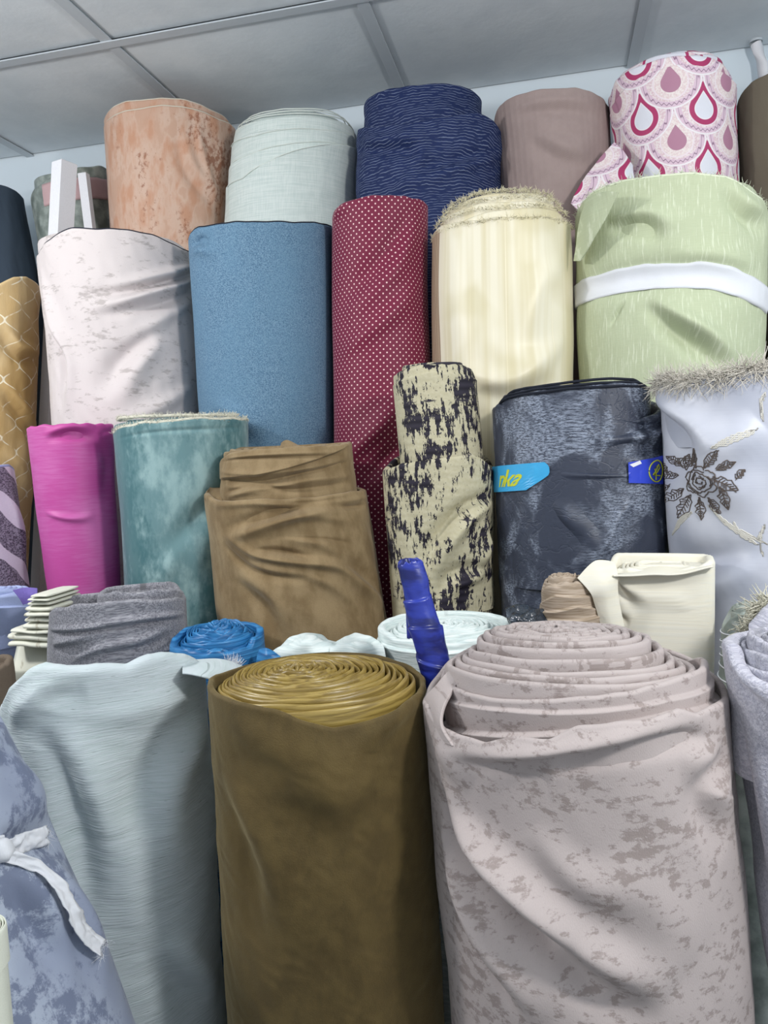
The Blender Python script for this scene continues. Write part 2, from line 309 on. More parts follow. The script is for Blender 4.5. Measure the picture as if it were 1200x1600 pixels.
# ---------------------------------------------------------------- fabric body: a wound cloth surface with folds
TH = np.concatenate([np.linspace(-math.pi, -1.75, 22, endpoint=False), np.linspace(-1.75, 1.75, 190, endpoint=False), np.linspace(1.75, math.pi, 22, endpoint=False)])
class Body:
    """cloth wrap round an axis; measured from the photograph at two heights"""
    def __init__(s, xl, xr, yt, xl2, xr2, y2, Y, zb, lean=.012, ax=1, ay=.88, p=2.0, seed=0, top=None, folds=(), wr=(), sq=0, grow=0, tz=.0, backtop=0, sweep=None):
        s.seed = seed; s.p = p; s.ax = ax; s.ay = ay; s.zb = zb
        def cen(xl, xr, y, Yc):
            dl, dr = ray(xl, y), ray(xr, y)
            al, ar = math.atan2(dl[0], dl[1]), math.atan2(dr[0], dr[1])
            a = (al+ar)/2; dist = Yc/math.cos(a); R = dist*math.sin((ar-al)/2)
            dm = ray((xl+xr)/2, y); hd = math.hypot(dm[0], dm[1])
            return np.array([Yc*math.tan(a), Yc, CAM[2]+(dist-R*.98*ay)*dm[2]/hd]), R
        s.C1, s.R1 = cen(xl, xr, yt, Y)
        s.C2, s.R2 = cen(xl2, xr2, y2, Y)
        s.C2, s.R2 = cen(xl2, xr2, y2, Y-lean*(s.C1[2]-s.C2[2])/.4)
        s.ztop0 = s.C1[2]
        c = s.center(np.array([s.C1[2]]))[0]
        e = np.array([-c[0], -c[1]]); e /= np.linalg.norm(e); s.ef = np.array([e[0], e[1], 0]); s.er = np.array([-e[1], e[0], 0])
        # er must point to image right
        if s.er@CR < 0: s.er = -s.er
        s.tg = np.linspace(-1.5, 1.5, 160); s.zlo = max(zb, s.C2[2]-.35); s.zg = np.linspace(s.zlo, s.C1[2]+.14, 260)
        Tg, Zg = np.meshgrid(s.tg, s.zg)
        P = s.base(Tg, Zg); s.pxg, s.pyg = proj(P)
        s.zvis = s.C2[2]-.05
        if top is None: s.ztop = lambda th: np.full_like(th, s.C1[2])
        else:
            pts = [s.inv(x, y) for x, y in top]; pts.sort(); tt = np.array([q[0] for q in pts]); zz = np.array([q[1] for q in pts])
            def zt(th):
                zf = np.interp(th, tt, zz)
                k = ss(1.45, 2.4, np.abs(th)); zm = zz.max()
                return zf*(1-k)+(zm+backtop)*k
            s.ztop = zt
        s.folds = []
        for f in folds:
            kind, wd, dp, pl = f[0], f[1], f[2], f[3]
            pp = np.array([s.inv(x, y) for x, y in pl])
            if kind != 'step' and len(pp) > 2:      # smooth the run of the fold
                k_ = len(pp)-1; t_ = np.linspace(0, k_, 7*k_+1); i_ = np.clip(t_.astype(int), 0, k_-1); f_ = (t_-i_)[:, None]; g_ = lambda j: pp[np.clip(j, 0, k_)]
                p0, p1, p2, p3 = g_(i_-1), g_(i_), g_(i_+1), g_(i_+2)
                pp = .5*(2*p1+(p2-p0)*f_+(2*p0-5*p1+4*p2-p3)*f_**2+(3*p1-p0-3*p2+p3)*f_**3)
            s.folds.append((kind, wd, dp, pp))
        s.wr = wr
    def center(s, z):
        t = (z-s.C2[2])/(s.C1[2]-s.C2[2]); lo = -.25/(s.C1[2]-s.C2[2]); t = np.where(t < lo, lo+(t-lo)*.25, np.minimum(t, 3))
        return s.C2+(s.C1-s.C2)*t[..., None]
    def rad(s, z):
        t = np.clip((z-s.C2[2])/(s.C1[2]-s.C2[2]), -.4, 1.3); return s.R2+(s.R1-s.R2)*t
    def base(s, th, z, d=0):
        c = s.center(z); c = np.stack([c[..., 0], c[..., 1], z], -1)
        sn, cs = np.sin(th), np.cos(th); q = 2/s.p
        x = np.sign(sn)*np.abs(sn)**q*s.ax; y = np.sign(cs)*np.abs(cs)**q*s.ay
        R = s.rad(z)
        nx, ny = np.sign(sn)*np.abs(sn)**(2-q)/s.ax, np.sign(cs)*np.abs(cs)**(2-q)/s.ay
        nn = np.sqrt(nx*nx+ny*ny)+1e-9
        X = R*x+d*nx/nn; Yy = R*y+d*ny/nn
        return c+X[..., None]*s.er+Yy[..., None]*s.ef
    def inv(s, px, py):
        d = (s.pxg-px)**2+(s.pyg-py)**2; i = np.unravel_index(np.argmin(d), d.shape)
        return float(s.tg[i[1]]), float(s.zg[i[0]])
    def disp(s, th, z):
        R = .5*(s.R1+s.R2); out = np.zeros(np.broadcast(th, z).shape); x = th*R
        win = 1-ss(2.2, 3.0, np.abs(th))
        for amp, su, sv, slant, *sharp in s.wr:
            zz = z+slant*x
            n = perlin(x*su+3.1*s.seed, zz*sv+perlin(x*su*.5, zz*sv*.4, s.seed+4.4)*.9, s.seed*1.7+.3)
            if sharp: n = (1-np.abs(n)*2.2)*.5*sharp[0]
            out += amp*n*win
        out += .006*perlin(x*3, z*1.5, s.seed+9.1)*win
        for kind, wd, dp, pp in s.folds:
            q = pp.copy(); q[:, 0] *= R
            best = np.full(out.shape, 1e9); tpar = np.zeros(out.shape); sgn = np.zeros(out.shape)
            L = np.concatenate([[0], np.cumsum(np.linalg.norm(np.diff(q, axis=0), axis=1))]); 
            for i in range(len(q)-1):
                a, b = q[i], q[i+1]; ab = b-a; l2 = ab@ab+1e-9
                t = np.clip(((x-a[0])*ab[0]+(z-a[1])*ab[1])/l2, 0, 1)
                dx, dz = x-(a[0]+t*ab[0]), z-(a[1]+t*ab[1]); d = np.hypot(dx, dz)
                sg = np.sign(ab[0]*dz-ab[1]*dx)
                m = d < best; best = np.where(m, d, best); sgn = np.where(m, sg, sgn)
                tpar = np.where(m, (L[i]+t*math.sqrt(l2))/(L[-1]+1e-9), tpar)
            tp = np.sin(np.pi*np.clip(tpar, 0.0, 1))**1.2*1.1
            wdl = wd*(.7+.5*tpar)
            if kind == 'r': out += dp*tp*np.exp(-(best/wdl)**2)
            elif kind == 'v': out -= dp*tp*np.exp(-(best/wdl)**2)
            elif kind == 's': out += dp*tp*2.2*(sgn*best/wdl)*np.exp(-(best/wdl)**2)
            elif kind == 'step':
                dp *= 1.5   # cloth edge: raised on the left-hand (lower, when drawn right-to-left) side
                sd = sgn*best; out += dp*ss(-.0015, .0015, sd)*np.exp(-np.clip(sd, 0, None)/wd)*np.clip(np.sin(np.pi*np.clip(tpar, .04, .96))*6, 0, 1)
        return out
    def surf(s, th, z, d=0):
        th, z = np.broadcast_arrays(np.asarray(th, float), np.asarray(z, float))
        return s.base(th, z, s.disp(th, z)+d)
    def mesh(s, lip=.012, inset=.03, nz=200, wob=.003, close=False, lipw=.006):
        zt = s.ztop(TH)+wob*perlin(TH*4, s.seed+.5, 1.1)*np.cos(TH/2)
        zv = max(s.zvis, s.zb+.02)
        g = np.concatenate([np.linspace(0, 1, 6, endpoint=False)*.999, np.ones(1)])
        rows = []
        for k in range(6): rows.append(s.zb+(zv-s.zb)*k/6+0*TH)
        for k in range(nz+1): 
            f = (k/nz); rows.append(zv+(zt-zv)*f)
        Zr = np.array(rows); Th = np.broadcast_to(TH, Zr.shape)
        D = s.disp(Th, Zr); P = s.base(Th, Zr, D)
        R = .5*(s.R1+s.R2)
        uv = np.stack([Th*R, Zr], -1)
        # rounded lip, then down inside
        ex = []; exu = []
        dl = D[-1]
        for a in (35, 75, 110, 150, 180):
            a = math.radians(a); zz = Zr[-1]+math.sin(a)*lipw*.8; ex.append(s.base(TH, zz, dl-lipw*(1-math.cos(a)))); exu.append(np.stack([TH*R, zz], -1))
        for k, dn in enumerate((.01, .03, .06)):
            zz = Zr[-1]-dn; ex.append(s.base(TH, zz, dl-lipw*2-.001*k)); exu.append(np.stack([TH*R, zz], -1))
        if close:
            ex = ex[:3]; exu = exu[:3]; c = s.center(Zr[-1]); zc_ = Zr[-1].mean()-.015
            for f in (.9, .75, .55, .3, .1, .01):
                zz = ex[2][:, 2]*f+zc_*(1-f); Q = ex[2]*f+np.stack([c[:, 0], c[:, 1], zz], -1)*(1-f); Q[:, 2] = zz+.006*perlin(Q[:, 0]*14, Q[:, 1]*14, 2.2); ex.append(Q); exu.append(np.stack([TH*R*f, zz], -1))
        P = np.concatenate([P, np.array(ex)]); uv = np.concatenate([uv, np.array(exu)])
        nr, nc = P.shape[:2]; s.D = D; s.Zr = Zr
        return P.reshape(-1, 3), grid_faces(nr, nc, True), uv.reshape(-1, 2)
    def px_path(s, pts, n=60, d=.001):
        q = np.array([s.inv(x, y) for x, y in pts]); t = np.linspace(0, len(q)-1, n); th = np.interp(t, range(len(q)), q[:, 0]); z = np.interp(t, range(len(q)), q[:, 1])
        return s.surf(th, z, d)

def spiral(b, turns, rin, step=.0, tele=None, top_off=0, wob=.002, seed=0, thick=None, rout=None, z0=None, tilt=0, ecc=(0, 0)):
    """the wound layers at the roll's end: one continuous spiral ribbon with rounded edge"""
    N = turns*56; t = np.linspace(0, turns, N); a = t*2*math.pi+math.pi
    Rm = (rout or (min(b.R1, b.R2*1.05)-.010)); pitch = (Rm-rin)/turns
    Rr = Rm-pitch*t; th = (a+math.pi) % (2*math.pi)-math.pi
    ztp = b.ztop(np.zeros(1))[0] if z0 is None else z0
    f = t/turns
    h = ztp+top_off+(np.interp(f, *tele) if tele else 0*f)+wob*perlin(np.cos(a)*1.6+t*.35, np.sin(a)*1.6, seed+t*.9)+tilt*np.cos(a)*Rr
    th2 = (thick or pitch*.92)/2; k = Rr/max(b.R1, 1e-3)
    Rr = Rr+pitch*.35*perlin(np.cos(a)*2, np.sin(a)*2, seed+t*1.3)
    prof = [(1, -.10), (1, -.004), (.85, -.001), (.45, .0012), (-.2, .0012), (-.8, -.001), (-1, -.004), (-1, -.03)]
    P = []; UV = []
    ec = (1-Rr/Rm)
    for q, dz in prof:
        zz = h+dz; c = b.center(h); rr = Rr+q*th2
        sn, cs = np.sin(a), np.cos(a); e = 2/b.p
        x = np.sign(sn)*np.abs(sn)**e*b.ax*rr; y = np.sign(cs)*np.abs(cs)**e*b.ay*rr
        P.append(np.stack([c[:, 0], c[:, 1], zz], -1)+(x+ecc[0]*ec)[:, None]*b.er+(y-ecc[1]*ec)[:, None]*b.ef); UV.append(np.stack([a*Rr, zz+q*.003], -1))
    P = np.array(P).transpose(1, 0, 2); UV = np.array(UV).transpose(1, 0, 2)
    return P.reshape(-1, 3), grid_faces(N, len(prof))[:, ::-1], UV.reshape(-1, 2)

def edge_path(b, th0=-3.1, th1=3.1, n=140, d=0, dz=.004):
    th = np.linspace(th0, th1, n); z = b.ztop(th)+.003*perlin(th*4, b.seed+.5, 1.1)*np.cos(th/2)
    return b.base(th, z+dz, b.disp(th, z)+d-.004)
def fringe(path, n, ln, seed, rad=.0006, spread=.008, up=1.0, out=(0, -1, 0), curl=.5):
    rs = np.random.RandomState(seed); V = []; Fs = []
    seg = 4; path = np.asarray(path)
    for i in range(n):
        k = rs.rand()*(len(path)-1); j = int(k); p = path[j]+(path[min(j+1, len(path)-1)]-path[j])*(k-j)
        d = np.array([rs.randn()*.5, rs.randn()*.4, up*abs(rs.randn()*.5+.7)])+np.array(out)*.4*rs.rand(); d /= np.linalg.norm(d)
        l = ln*(.4+.9*rs.rand()); bend = rs.randn(3)*curl
        pts = [p+rs.randn(3)*[spread*.3, spread*.3, spread*.3]]
        for q in range(seg): d = d+bend*.35; d /= np.linalg.norm(d); pts.append(pts[-1]+d*l/seg)
        pts = np.array(pts); side = np.cross(pts[-1]-pts[0], [0.3, 1, .2]); side /= np.linalg.norm(side)+1e-9
        b0 = len(V)
        for q, P in enumerate(pts):
            wd = rad*(1-.7*q/seg); V += [P-side*wd, P+side*wd, P+np.cross(side, [0, 0, 1])*wd]
        for q in range(seg):
            for m in range(3):
                a_, b_ = b0+q*3+m, b0+q*3+(m+1) % 3; Fs.append((a_, b_, b_+3, a_+3))
    return V, Fs

def sheet(px, mat_name, name, parent, n=(40, 40), thick=.0025, wr=.004, sc=25, seed=0, part=None):
    """cloth flap from a coarse grid of measured points (px, py, depth), smoothly interpolated, wrinkled and given thickness"""
    G = np.array([[at(*q) for q in r] for r in px]); 
    def cat(A, m):   # Catmull-Rom along axis 0
        k = len(A); t = np.linspace(0, k-1, m); i = np.clip(t.astype(int), 0, k-2); f = (t-i)[:, None, None]
        g = lambda j: A[np.clip(j, 0, k-1)]
        p0, p1, p2, p3 = g(i-1), g(i), g(i+1), g(i+2)
        return .5*((2*p1)+(-p0+p2)*f+(2*p0-5*p1+4*p2-p3)*f*f+(-p0+3*p1-3*p2+p3)*f**3)
    P = cat(G, n[0]); P = cat(P.transpose(1, 0, 2), n[1]).transpose(1, 0, 2)
    du = np.gradient(P, axis=1); dv = np.gradient(P, axis=0); Nn = np.cross(du, dv); Nn /= np.linalg.norm(Nn, axis=-1)[..., None]+1e-9
    flip = np.sign((Nn*(CAM-P)).sum(-1).mean()) or 1; Nn *= flip
    P = P+Nn*(wr*perlin(P[..., 0]*sc+seed, P[..., 1]*sc, P[..., 2]*sc))[..., None]
    back = P-Nn*thick
    u = np.linalg.norm(P-np.roll(P, 1, 1), axis=-1); u[:, 0] = 0; u = np.cumsum(u, 1)
    uv = np.stack([P@np.array([.9, .3, 0])+0*u, P[..., 2]], -1)
    nr, nc = P.shape[:2]; F1 = grid_faces(nr, nc); N0 = nr*nc; F2 = F1[:, ::-1]+N0
    rim = []
    loop = [i for i in range(nc)]+[r*nc+nc-1 for r in range(1, nr)]+[(nr-1)*nc+c_ for c_ in range(nc-2, -1, -1)]+[r*nc for r in range(nr-2, 0, -1)]
    for a_, b_ in zip(loop, loop[1:]+loop[:1]): rim.append((a_, a_+N0, b_+N0, b_))
    Fs = F1.tolist()+F2.tolist()+rim
    V = np.concatenate([P.reshape(-1, 3), back.reshape(-1, 3)]); UV = np.concatenate([uv.reshape(-1, 2)]*2)
    if part is not None: return sub(name, V, Fs, mat_name, part, parent, UV)
    return raw_mesh(name, V, Fs, mat_name, parent, UV)

T4 = 'fabric rolls on the top step'; T3 = 'fabric rolls on the third step'; T2 = 'fabric rolls on the second step'; T1 = 'fabric rolls standing on the floor'
BD = {}
def roll(key, label, mat, group, spec, layers=9, layer_mat=None, selvedge=None, sel_r=.0022, inner=None, cat='fabric roll', name='fabric_roll', tele=None, close=False, spw=.002, rin=.03, top_off=-.004, lipw=.006, nz=200, tilt=0, tube=False, wob=.003, frays=None, ecc=(0, 0)):
    b = Body(**spec); BD[key] = b
    c0 = b.center(np.array([b.zb]))[0]
    root = thing(name, label, cat, (c0[0], c0[1], b.zb), group)
    V, Fs, uv = b.mesh(close=close, lipw=lipw, nz=nz, wob=wob)
    ow = raw_mesh('outer_wrap', V, Fs, mat, root, uv)
    if inner:
        ib = Body(**inner); BD[key+'_in'] = ib
        V, Fs, uv = ib.mesh(lipw=lipw, nz=120); raw_mesh('inner_wrap', V, Fs, mat, root, uv)
        sb = ib
    else: sb = b
    if layers:
        V, Fs, uv = spiral(sb, layers, rin, tele=tele, seed=b.seed, wob=spw, top_off=top_off, tilt=tilt, ecc=ecc)
        raw_mesh('wound_layers', V, Fs, layer_mat or mat, root, uv)
    if tube:
        c = sb.center(np.array([sb.ztop0]))[0]; zt = sb.ztop(np.zeros(1))[0]+(tele[1][-1] if tele else 0)-.004; r0 = rin-.004
        prof = [(r0, -.12), (r0, 0), (r0-.004, 0), (r0-.004, -.12)]; a = np.linspace(0, 2*np.pi, 32, endpoint=False)
        V = np.array([[(c[0]+r*math.cos(q), c[1]+r*math.sin(q), zt+dz) for q in a] for r, dz in prof]).reshape(-1, 3)
        raw_mesh('cardboard_tube', V, grid_faces(4, 32, True), 'card', root, V[:, :2])
    if selvedge:
        P = edge_path(b); V, Fs = tube_along(P+0*P, sel_r, 6); raw_mesh('selvedge', V, Fs, selvedge, root, V[:, :2])
    if frays:
        m_, n_, ln_ = frays; P = edge_path(b, -1.6, 1.6); V, Fs = fringe(P, n_, ln_, b.seed+5)
        o = raw_mesh('frayed_edge', V, Fs, m_, root, [(0, 0)]*len(V)); o['kind'] = 'stuff'
    ROOT[key] = root; WRAP[key] = ow
    return root
ROOT = {}; WRAP = {}

# ---------------------------------------------------------------- the room
XL, XR, YF, YB, ZC = -2.7, 1.75, -1.9, 2.2, 2.6
floor_o = struct('floor', box(XL-.1, XR+.1, YF, YB+.1, -.05, 0), 'floor_tile')
struct('wall_back', box(XL-.1, XR+.1, YB, YB+.1, 0, ZC+.1), 'wall_paint')
struct('wall_left', box(XL-.1, XL, YF, YB, 0, ZC+.1), 'wall_paint')
struct('wall_right', box(XR, XR+.1, YF, YB, 0, ZC+.1), 'wall_paint')
ceil = struct('ceiling', box(XL, XR, YF, YB, ZC+.03, ZC+.1), 'ceiling_board')
gx = [XL]+[-1.02+.625*k for k in range(-2, 5)]+[XR]; gy = [YF]+[1.685-.625*k for k in range(5, -1, -1)]+[YB]
k = 0
for i in range(len(gx)-1):
    for j in range(len(gy)-1):
        n = 7; V = []; Fs = []; uv = []
        x0, x1, y0, y1 = gx[i]+.006, gx[i+1]-.006, gy[j]+.006, gy[j+1]-.006
        sagx = (1, -.4, .6, 1.2, .3, .8, .5, .9)[(i*3+j) % 8]
        for a in range(n):
            for b_ in range(n):
                u_, v_ = a/(n-1), b_/(n-1)
                V.append((x0+(x1-x0)*u_, y0+(y1-y0)*v_, ZC+.004-.010*sagx*math.sin(math.pi*u_)*math.sin(math.pi*v_))); uv.append((V[-1][0]+i*3.1, V[-1][1]+j*1.7))
        top = [(v[0], v[1], v[2]+.006) for v in V]
        F1 = grid_faces(n, n).tolist(); F2 = [[q+n*n for q in f[::-1]] for f in F1]
        raw_mesh('ceiling_panel', V+top, F1+F2, 'ceiling_board', ceil, uv+uv)
for x in gx[1:-1]: raw_mesh('ceiling_bar', *box(x-.014, x+.014, YF, YB, ZC-.003, ZC+.0), 'sheet_metal', ceil, [(0, 0)]*8, False)
for y in gy[1:-1]: raw_mesh('ceiling_bar', *box(XL, XR, y-.013, y+.013, ZC-.006, ZC-.003), 'sheet_metal', ceil, [(0, 0)]*8, False)

# stepped stand that carries the rolls (hidden behind them)
for zt_, ya, yb, nm in ((.25, 1.225, 1.50, 'low board step under the second row of fabric rolls'), (.65, 1.51, 1.83, 'middle board step under the third row of fabric rolls'), (1.05, 1.84, 2.19, 'tall board step under the top row of fabric rolls')):
    st = thing('display_step', nm, 'stand', (-.4, (ya+yb)/2, 0), 'board steps behind the rolls')
    for nm2, b_ in (('step_top', box(-2.5, 1.7, ya, yb, zt_-.02, zt_)), ('step_riser', box(-2.5, 1.7, ya, ya+.018, 0, zt_-.02)), ('step_back', box(-2.5, 1.7, yb-.018, yb, 0, zt_-.02))):
        raw_mesh(nm2, *b_, 'board', st, boxuv(b_[0]), False)

# leaning painted timbers at the left
def timber(label, top, bot, wid, dep, Y, zb, mat='white_paint', yaw=0):
    P1, P0 = at(*top, Y), at(*bot, Y); ax_ = (P1-P0)/np.linalg.norm(P1-P0); P0 = P1-ax_*((P1[2]-zb)/ax_[2])
    t = thing('timber_post', label, 'post', tuple(P0))
    c, s_ = math.cos(yaw), math.sin(yaw); e1 = np.array([c, s_, 0])*wid; e2 = np.array([-s_, c, 0])*dep
    ch = .0018; V = []
    loop = [(ch, 0), (1-ch/wid, 0), (1, ch), (1, 1-ch/dep), (1-ch/wid, 1), (ch, 1), (0, 1-ch/dep), (0, ch)]
    for P in (P0, P1-ax_*.002, P1):
        q = 0 if P is not P1 else .002
        for a, b_ in loop:
            a = min(max(a, q/wid), 1-q/wid); b_ = min(max(b_, q/dep), 1-q/dep); V.append(P+e1*a+e2*b_)
    Fs = grid_faces(3, 8, True).tolist()+[list(range(16, 24)), list(range(7, -1, -1))]
    raw_mesh('board', V, Fs, mat, t, [(v[0]+v[1], v[2]) for v in V], False)
    return t
timber('tall white painted timber post leaning beside the terracotta roll', (81, 252), (47, 925), .036, .05, 1.72, .66, yaw=-.25)
timber('narrow white plank leaning right beside the tall white post', (121, 270), (131, 352), .026, .02, 1.93, 1.05)

# white pipe stub at the upper right of the back wall
P = [at(1181, 68, 2.16), at(1185, 80, 2.16), at(1191, 100, 2.16), at(1196, 150, 2.16), at(1198, 260, 2.16)]
V, Fs = tube_along(P, .013, 14)
t = thing('wall_pipe', 'white plastic pipe stub on the back wall above the khaki roll', 'pipe', tuple(P[-1]))
raw_mesh('pipe', V, Fs, 'white_paint', t, V[:, :2])
V, Fs = tube_along([P[0]+[0, 0, .002], P[0]+[0, 0, .012]], .016, 14); raw_mesh('pipe_end', V, Fs, 'sheet_metal', t, V[:, :2])

# ---------------------------------------------------------------- top step
FR = [(.007, 9, 3, .6), (.003, 22, 9, -.7)]       # ordinary soft wrinkles
def wrk(a=1, **k): return [(.006*a, 7, 4, .7), (.0035*a, 18, 9, -.8), (.0012*a, 60, 25, .4)]
Z4, Z3, Z2 = 1.05, .65, .25
roll('navy_end', 'dark slate-navy fabric roll at the far upper left, cut by the photo edge', 'navy_grey_cloth', T4,
  dict(xl=-100, xr=44, yt=335, xl2=-90, xr2=60, y2=430, Y=1.97, zb=Z4-.0, seed=1, wr=wrk(.5), top=[(-90, 300), (-40, 290), (0, 291), (22, 298), (38, 312), (44, 330)]), layers=6, tele=([0, .3, 1], [0, .01, .012]))
r = roll('mottled', 'grey-green mottled roll in a clear wrapper behind the white timber post', 'mottled_grey', T4,
  dict(xl=50, xr=180, yt=300, xl2=60, xr2=184, y2=375, Y=2.04, zb=Z4, seed=2, wr=wrk(1), top=[(51, 318), (58, 296), (70, 284), (100, 272), (125, 264), (165, 262), (180, 275)]), layers=6)
def band(key, name, mat, pts, wpx, d=.0025, thick=.0012, parent=None, n=80, wob=0):
    b = BD[key]; q = np.array([b.inv(x, y) for x, y in pts]); t = np.linspace(0, len(q)-1, n)
    th = np.interp(t, range(len(q)), q[:, 0]); z = np.interp(t, range(len(q)), q[:, 1])
    # smooth
    for _ in range(8): z[1:-1] = (z[:-2]+2*z[1:-1]+z[2:])/4
    offs = np.linspace(-.5, .5, 9); W_ = wpx*np.ones(n)
    rows = []; uv = []
    for o_ in offs:
        zz = z+o_*W_*(1+wob*perlin(th*6, 0*th+.5, .3)); dd = d+thick*(abs(o_) < .49)+.001*perlin(th*9, zz*70, .7)
        dsm = np.maximum(b.disp(th, zz), b.disp(th, zz+.008)) if wob == 0 else b.disp(th, zz)
        rows.append(b.base(th, zz, dsm+dd)); uv.append(np.stack([th*b.R1, zz], -1))
    rows = [b.base(th, z-.5*W_, b.disp(th, z-.5*W_)-.002)]+rows+[b.base(th, z+.5*W_, b.disp(th, z+.5*W_)-.002)]; uv = [uv[0]]+uv+[uv[-1]]
    V = np.array(rows).reshape(-1, 3); return raw_mesh(name, V, grid_faces(len(rows), n), mat, ROOT[key], np.array(uv).reshape(-1, 2))
band('mottled', 'tie_band', 'pink_tape', [(70, 306), (120, 296), (150, 294), (178, 300)], .06, d=.004)
roll('terracotta', 'terracotta distressed suede roll with pale edges, leftmost big roll under the ceiling', 'terracotta_suede', T4,
  dict(xl=160, xr=365, yt=185, xl2=173, xr2=352, y2=368, Y=1.98, zb=Z4, seed=3, wr=[(.004, 6, 2, .5), (.0015, 25, 10, .5)], backtop=.0,
       top=[(160, 200), (172, 186), (200, 176), (250, 168), (300, 174), (340, 188), (365, 204)],
       folds=[('r', .012, .008, [(310, 185), (315, 240), (335, 320)]), ('s', .02, .008, [(280, 200), (300, 270), (345, 330)])]),
  inner=dict(xl=161, xr=358, yt=185, xl2=172, xr2=350, y2=368, Y=1.99, zb=1.4, seed=3, wr=[(.003, 6, 2, .5)], top=[(161, 190), (168, 176), (182, 165), (240, 156), (290, 160), (325, 172), (358, 196)]),
  layers=7, selvedge='cream_thread')
P = edge_path(BD['terracotta_in']); V, Fs = tube_along(P, .0022, 6); raw_mesh('selvedge', V, Fs, 'cream_thread', ROOT['terracotta'], V[:, :2])
roll('sage', 'pale sage linen roll with stepped wraps between terracotta and navy rolls', 'sage_linen', T4,
  dict(xl=361, xr=556, yt=212, xl2=348, xr2=557, y2=345, Y=1.98, zb=Z4, seed=4, wr=[(.003, 6, 5, .3), (.001, 30, 20, .2)],
       top=[(361, 222), (368, 206), (385, 196), (420, 188), (470, 184), (520, 188), (545, 198), (556, 212)],
       folds=[('step', .06, .007, [(553, 236), (520, 229), (470, 236), (420, 256), (385, 280), (360, 292)]), ('step', .05, .005, [(553, 238), (520, 226), (450, 228), (400, 240), (362, 262)]), ('step', .04, .003, [(553, 215), (500, 204), (440, 204), (364, 228)])]),
  layers=10, tele=([0, .1, .25, .5, 1], [0, .020, .036, .046, .048]), spw=.002)
def cords(key, name, mat, paths, rad=.0011, d=.0015):
    b = BD[key]
    for pl in paths:
        V, Fs = tube_along(b.px_path(pl, 70, d), rad, 5); raw_mesh(name, V, Fs, mat, ROOT[key.replace('_in', '')], V[:, :2])
def rings(key, name, mat, ks, rad=.0016, th0=-1.6, th1=1.6):
    b = BD[key]
    for i_, (k_, dz) in enumerate(ks):
        th = np.linspace(th0, th1, 110); z = b.ztop(th)+dz+.002*perlin(th*3, i_+.3, b.seed+.4); P = b.base(th, z); c_ = b.center(z); c_[:, 2] = z; P = c_+(P-c_)*k_
        V, Fs = tube_along(P, rad, 5); raw_mesh(name, V, Fs, mat, ROOT[key.replace('_in', '')], V[:, :2])
cords('sage', 'wrap_edge', 'sage_edge', [[(361, 293), (385, 281), (420, 257), (470, 237), (520, 230), (555, 236)], [(361, 263), (400, 241), (450, 229), (520, 226), (555, 234)], [(362, 229), (400, 214), (440, 205), (500, 205), (555, 216)]])
rings('sage', 'wrap_edge', 'sage_edge', [(.99, .002), (.955, .014), (.9, .024), (.82, .034)])
roll('navy_crepe', 'navy crepe roll with thin pale wavy lines, centre of the top row', 'navy_line_crepe', T4,
  dict(xl=557, xr=784, yt=230, xl2=558, xr2=783, y2=310, Y=1.95, zb=Z4, seed=5, wr=[(.008, 6, 9, .5), (.004, 14, 20, -.3)],
       top=[(557, 205), (590, 200), (640, 196), (700, 186), (745, 178), (770, 190), (784, 212)],
       folds=[('r', .02, .010, [(620, 300), (660, 240), (620, 205)]), ('s', .02, .01, [(560, 230), (640, 225), (700, 200)]), ('s', .02, .01, [(780, 240), (700, 260), (600, 300)])]),
  inner=dict(xl=566, xr=752, yt=150, xl2=566, xr2=756, y2=210, Y=1.99, zb=1.5, seed=6, wr=[(.006, 6, 14, .2), (.003, 14, 30, .1)],
       top=[(566, 170), (580, 152), (610, 140), (650, 134), (700, 132), (735, 140), (752, 160)]), layers=8, tele=([0, .3, 1], [0, .012, .015]), spw=.004)
roll('mauve', 'mauve-brown herringbone roll between navy crepe and pink drop rolls', 'mauve_herringbone', T4,
  dict(xl=773, xr=953, yt=175, xl2=783, xr2=955, y2=300, Y=1.99, zb=Z4, seed=7, wr=[(.005, 7, 7, .9), (.002, 24, 14, .6)],
       top=[(773, 188), (782, 168), (805, 152), (850, 142), (900, 140), (935, 152), (953, 172)],
       folds=[('s', .02, .007, [(800, 180), (870, 165), (940, 180)]), ('s', .025, .008, [(830, 210), (880, 240), (930, 250)])]), layers=9, tele=([0, .1, .3, 1], [0, .008, .014, .016]))
roll('pink', 'pink and crimson teardrop jacquard roll, tallest of the top row', 'pink_drop_jacquard', T4,
  dict(xl=953, xr=1148, yt=130, xl2=975, xr2=1158, y2=285, Y=1.93, zb=Z4, seed=8, wr=[(.004, 7, 7, .6), (.0015, 30, 16, .4)],
       top=[(953, 150), (962, 128), (985, 108), (1030, 94), (1080, 88), (1120, 94), (1142, 112), (1149, 135)],
       folds=[('step', .05, .006, [(1148, 140), (1110, 108), (1060, 102), (1000, 122), (960, 165)])]), layers=9, tele=([0, .12, .3, 1], [0, .022, .03, .034]))
sheet([[(960, 222, 1.85), (974, 235, 1.835), (988, 258, 1.80)], [(928, 258, 1.83), (958, 268, 1.81), (992, 290, 1.785)], [(905, 290, 1.82), (945, 300, 1.80), (995, 330, 1.78)], [(892, 318, 1.81), (925, 345, 1.80), (995, 370, 1.78)]],
      'pink_drop_jacquard', 'loose_flap', ROOT['pink'], wr=.004, sc=22, thick=.003)
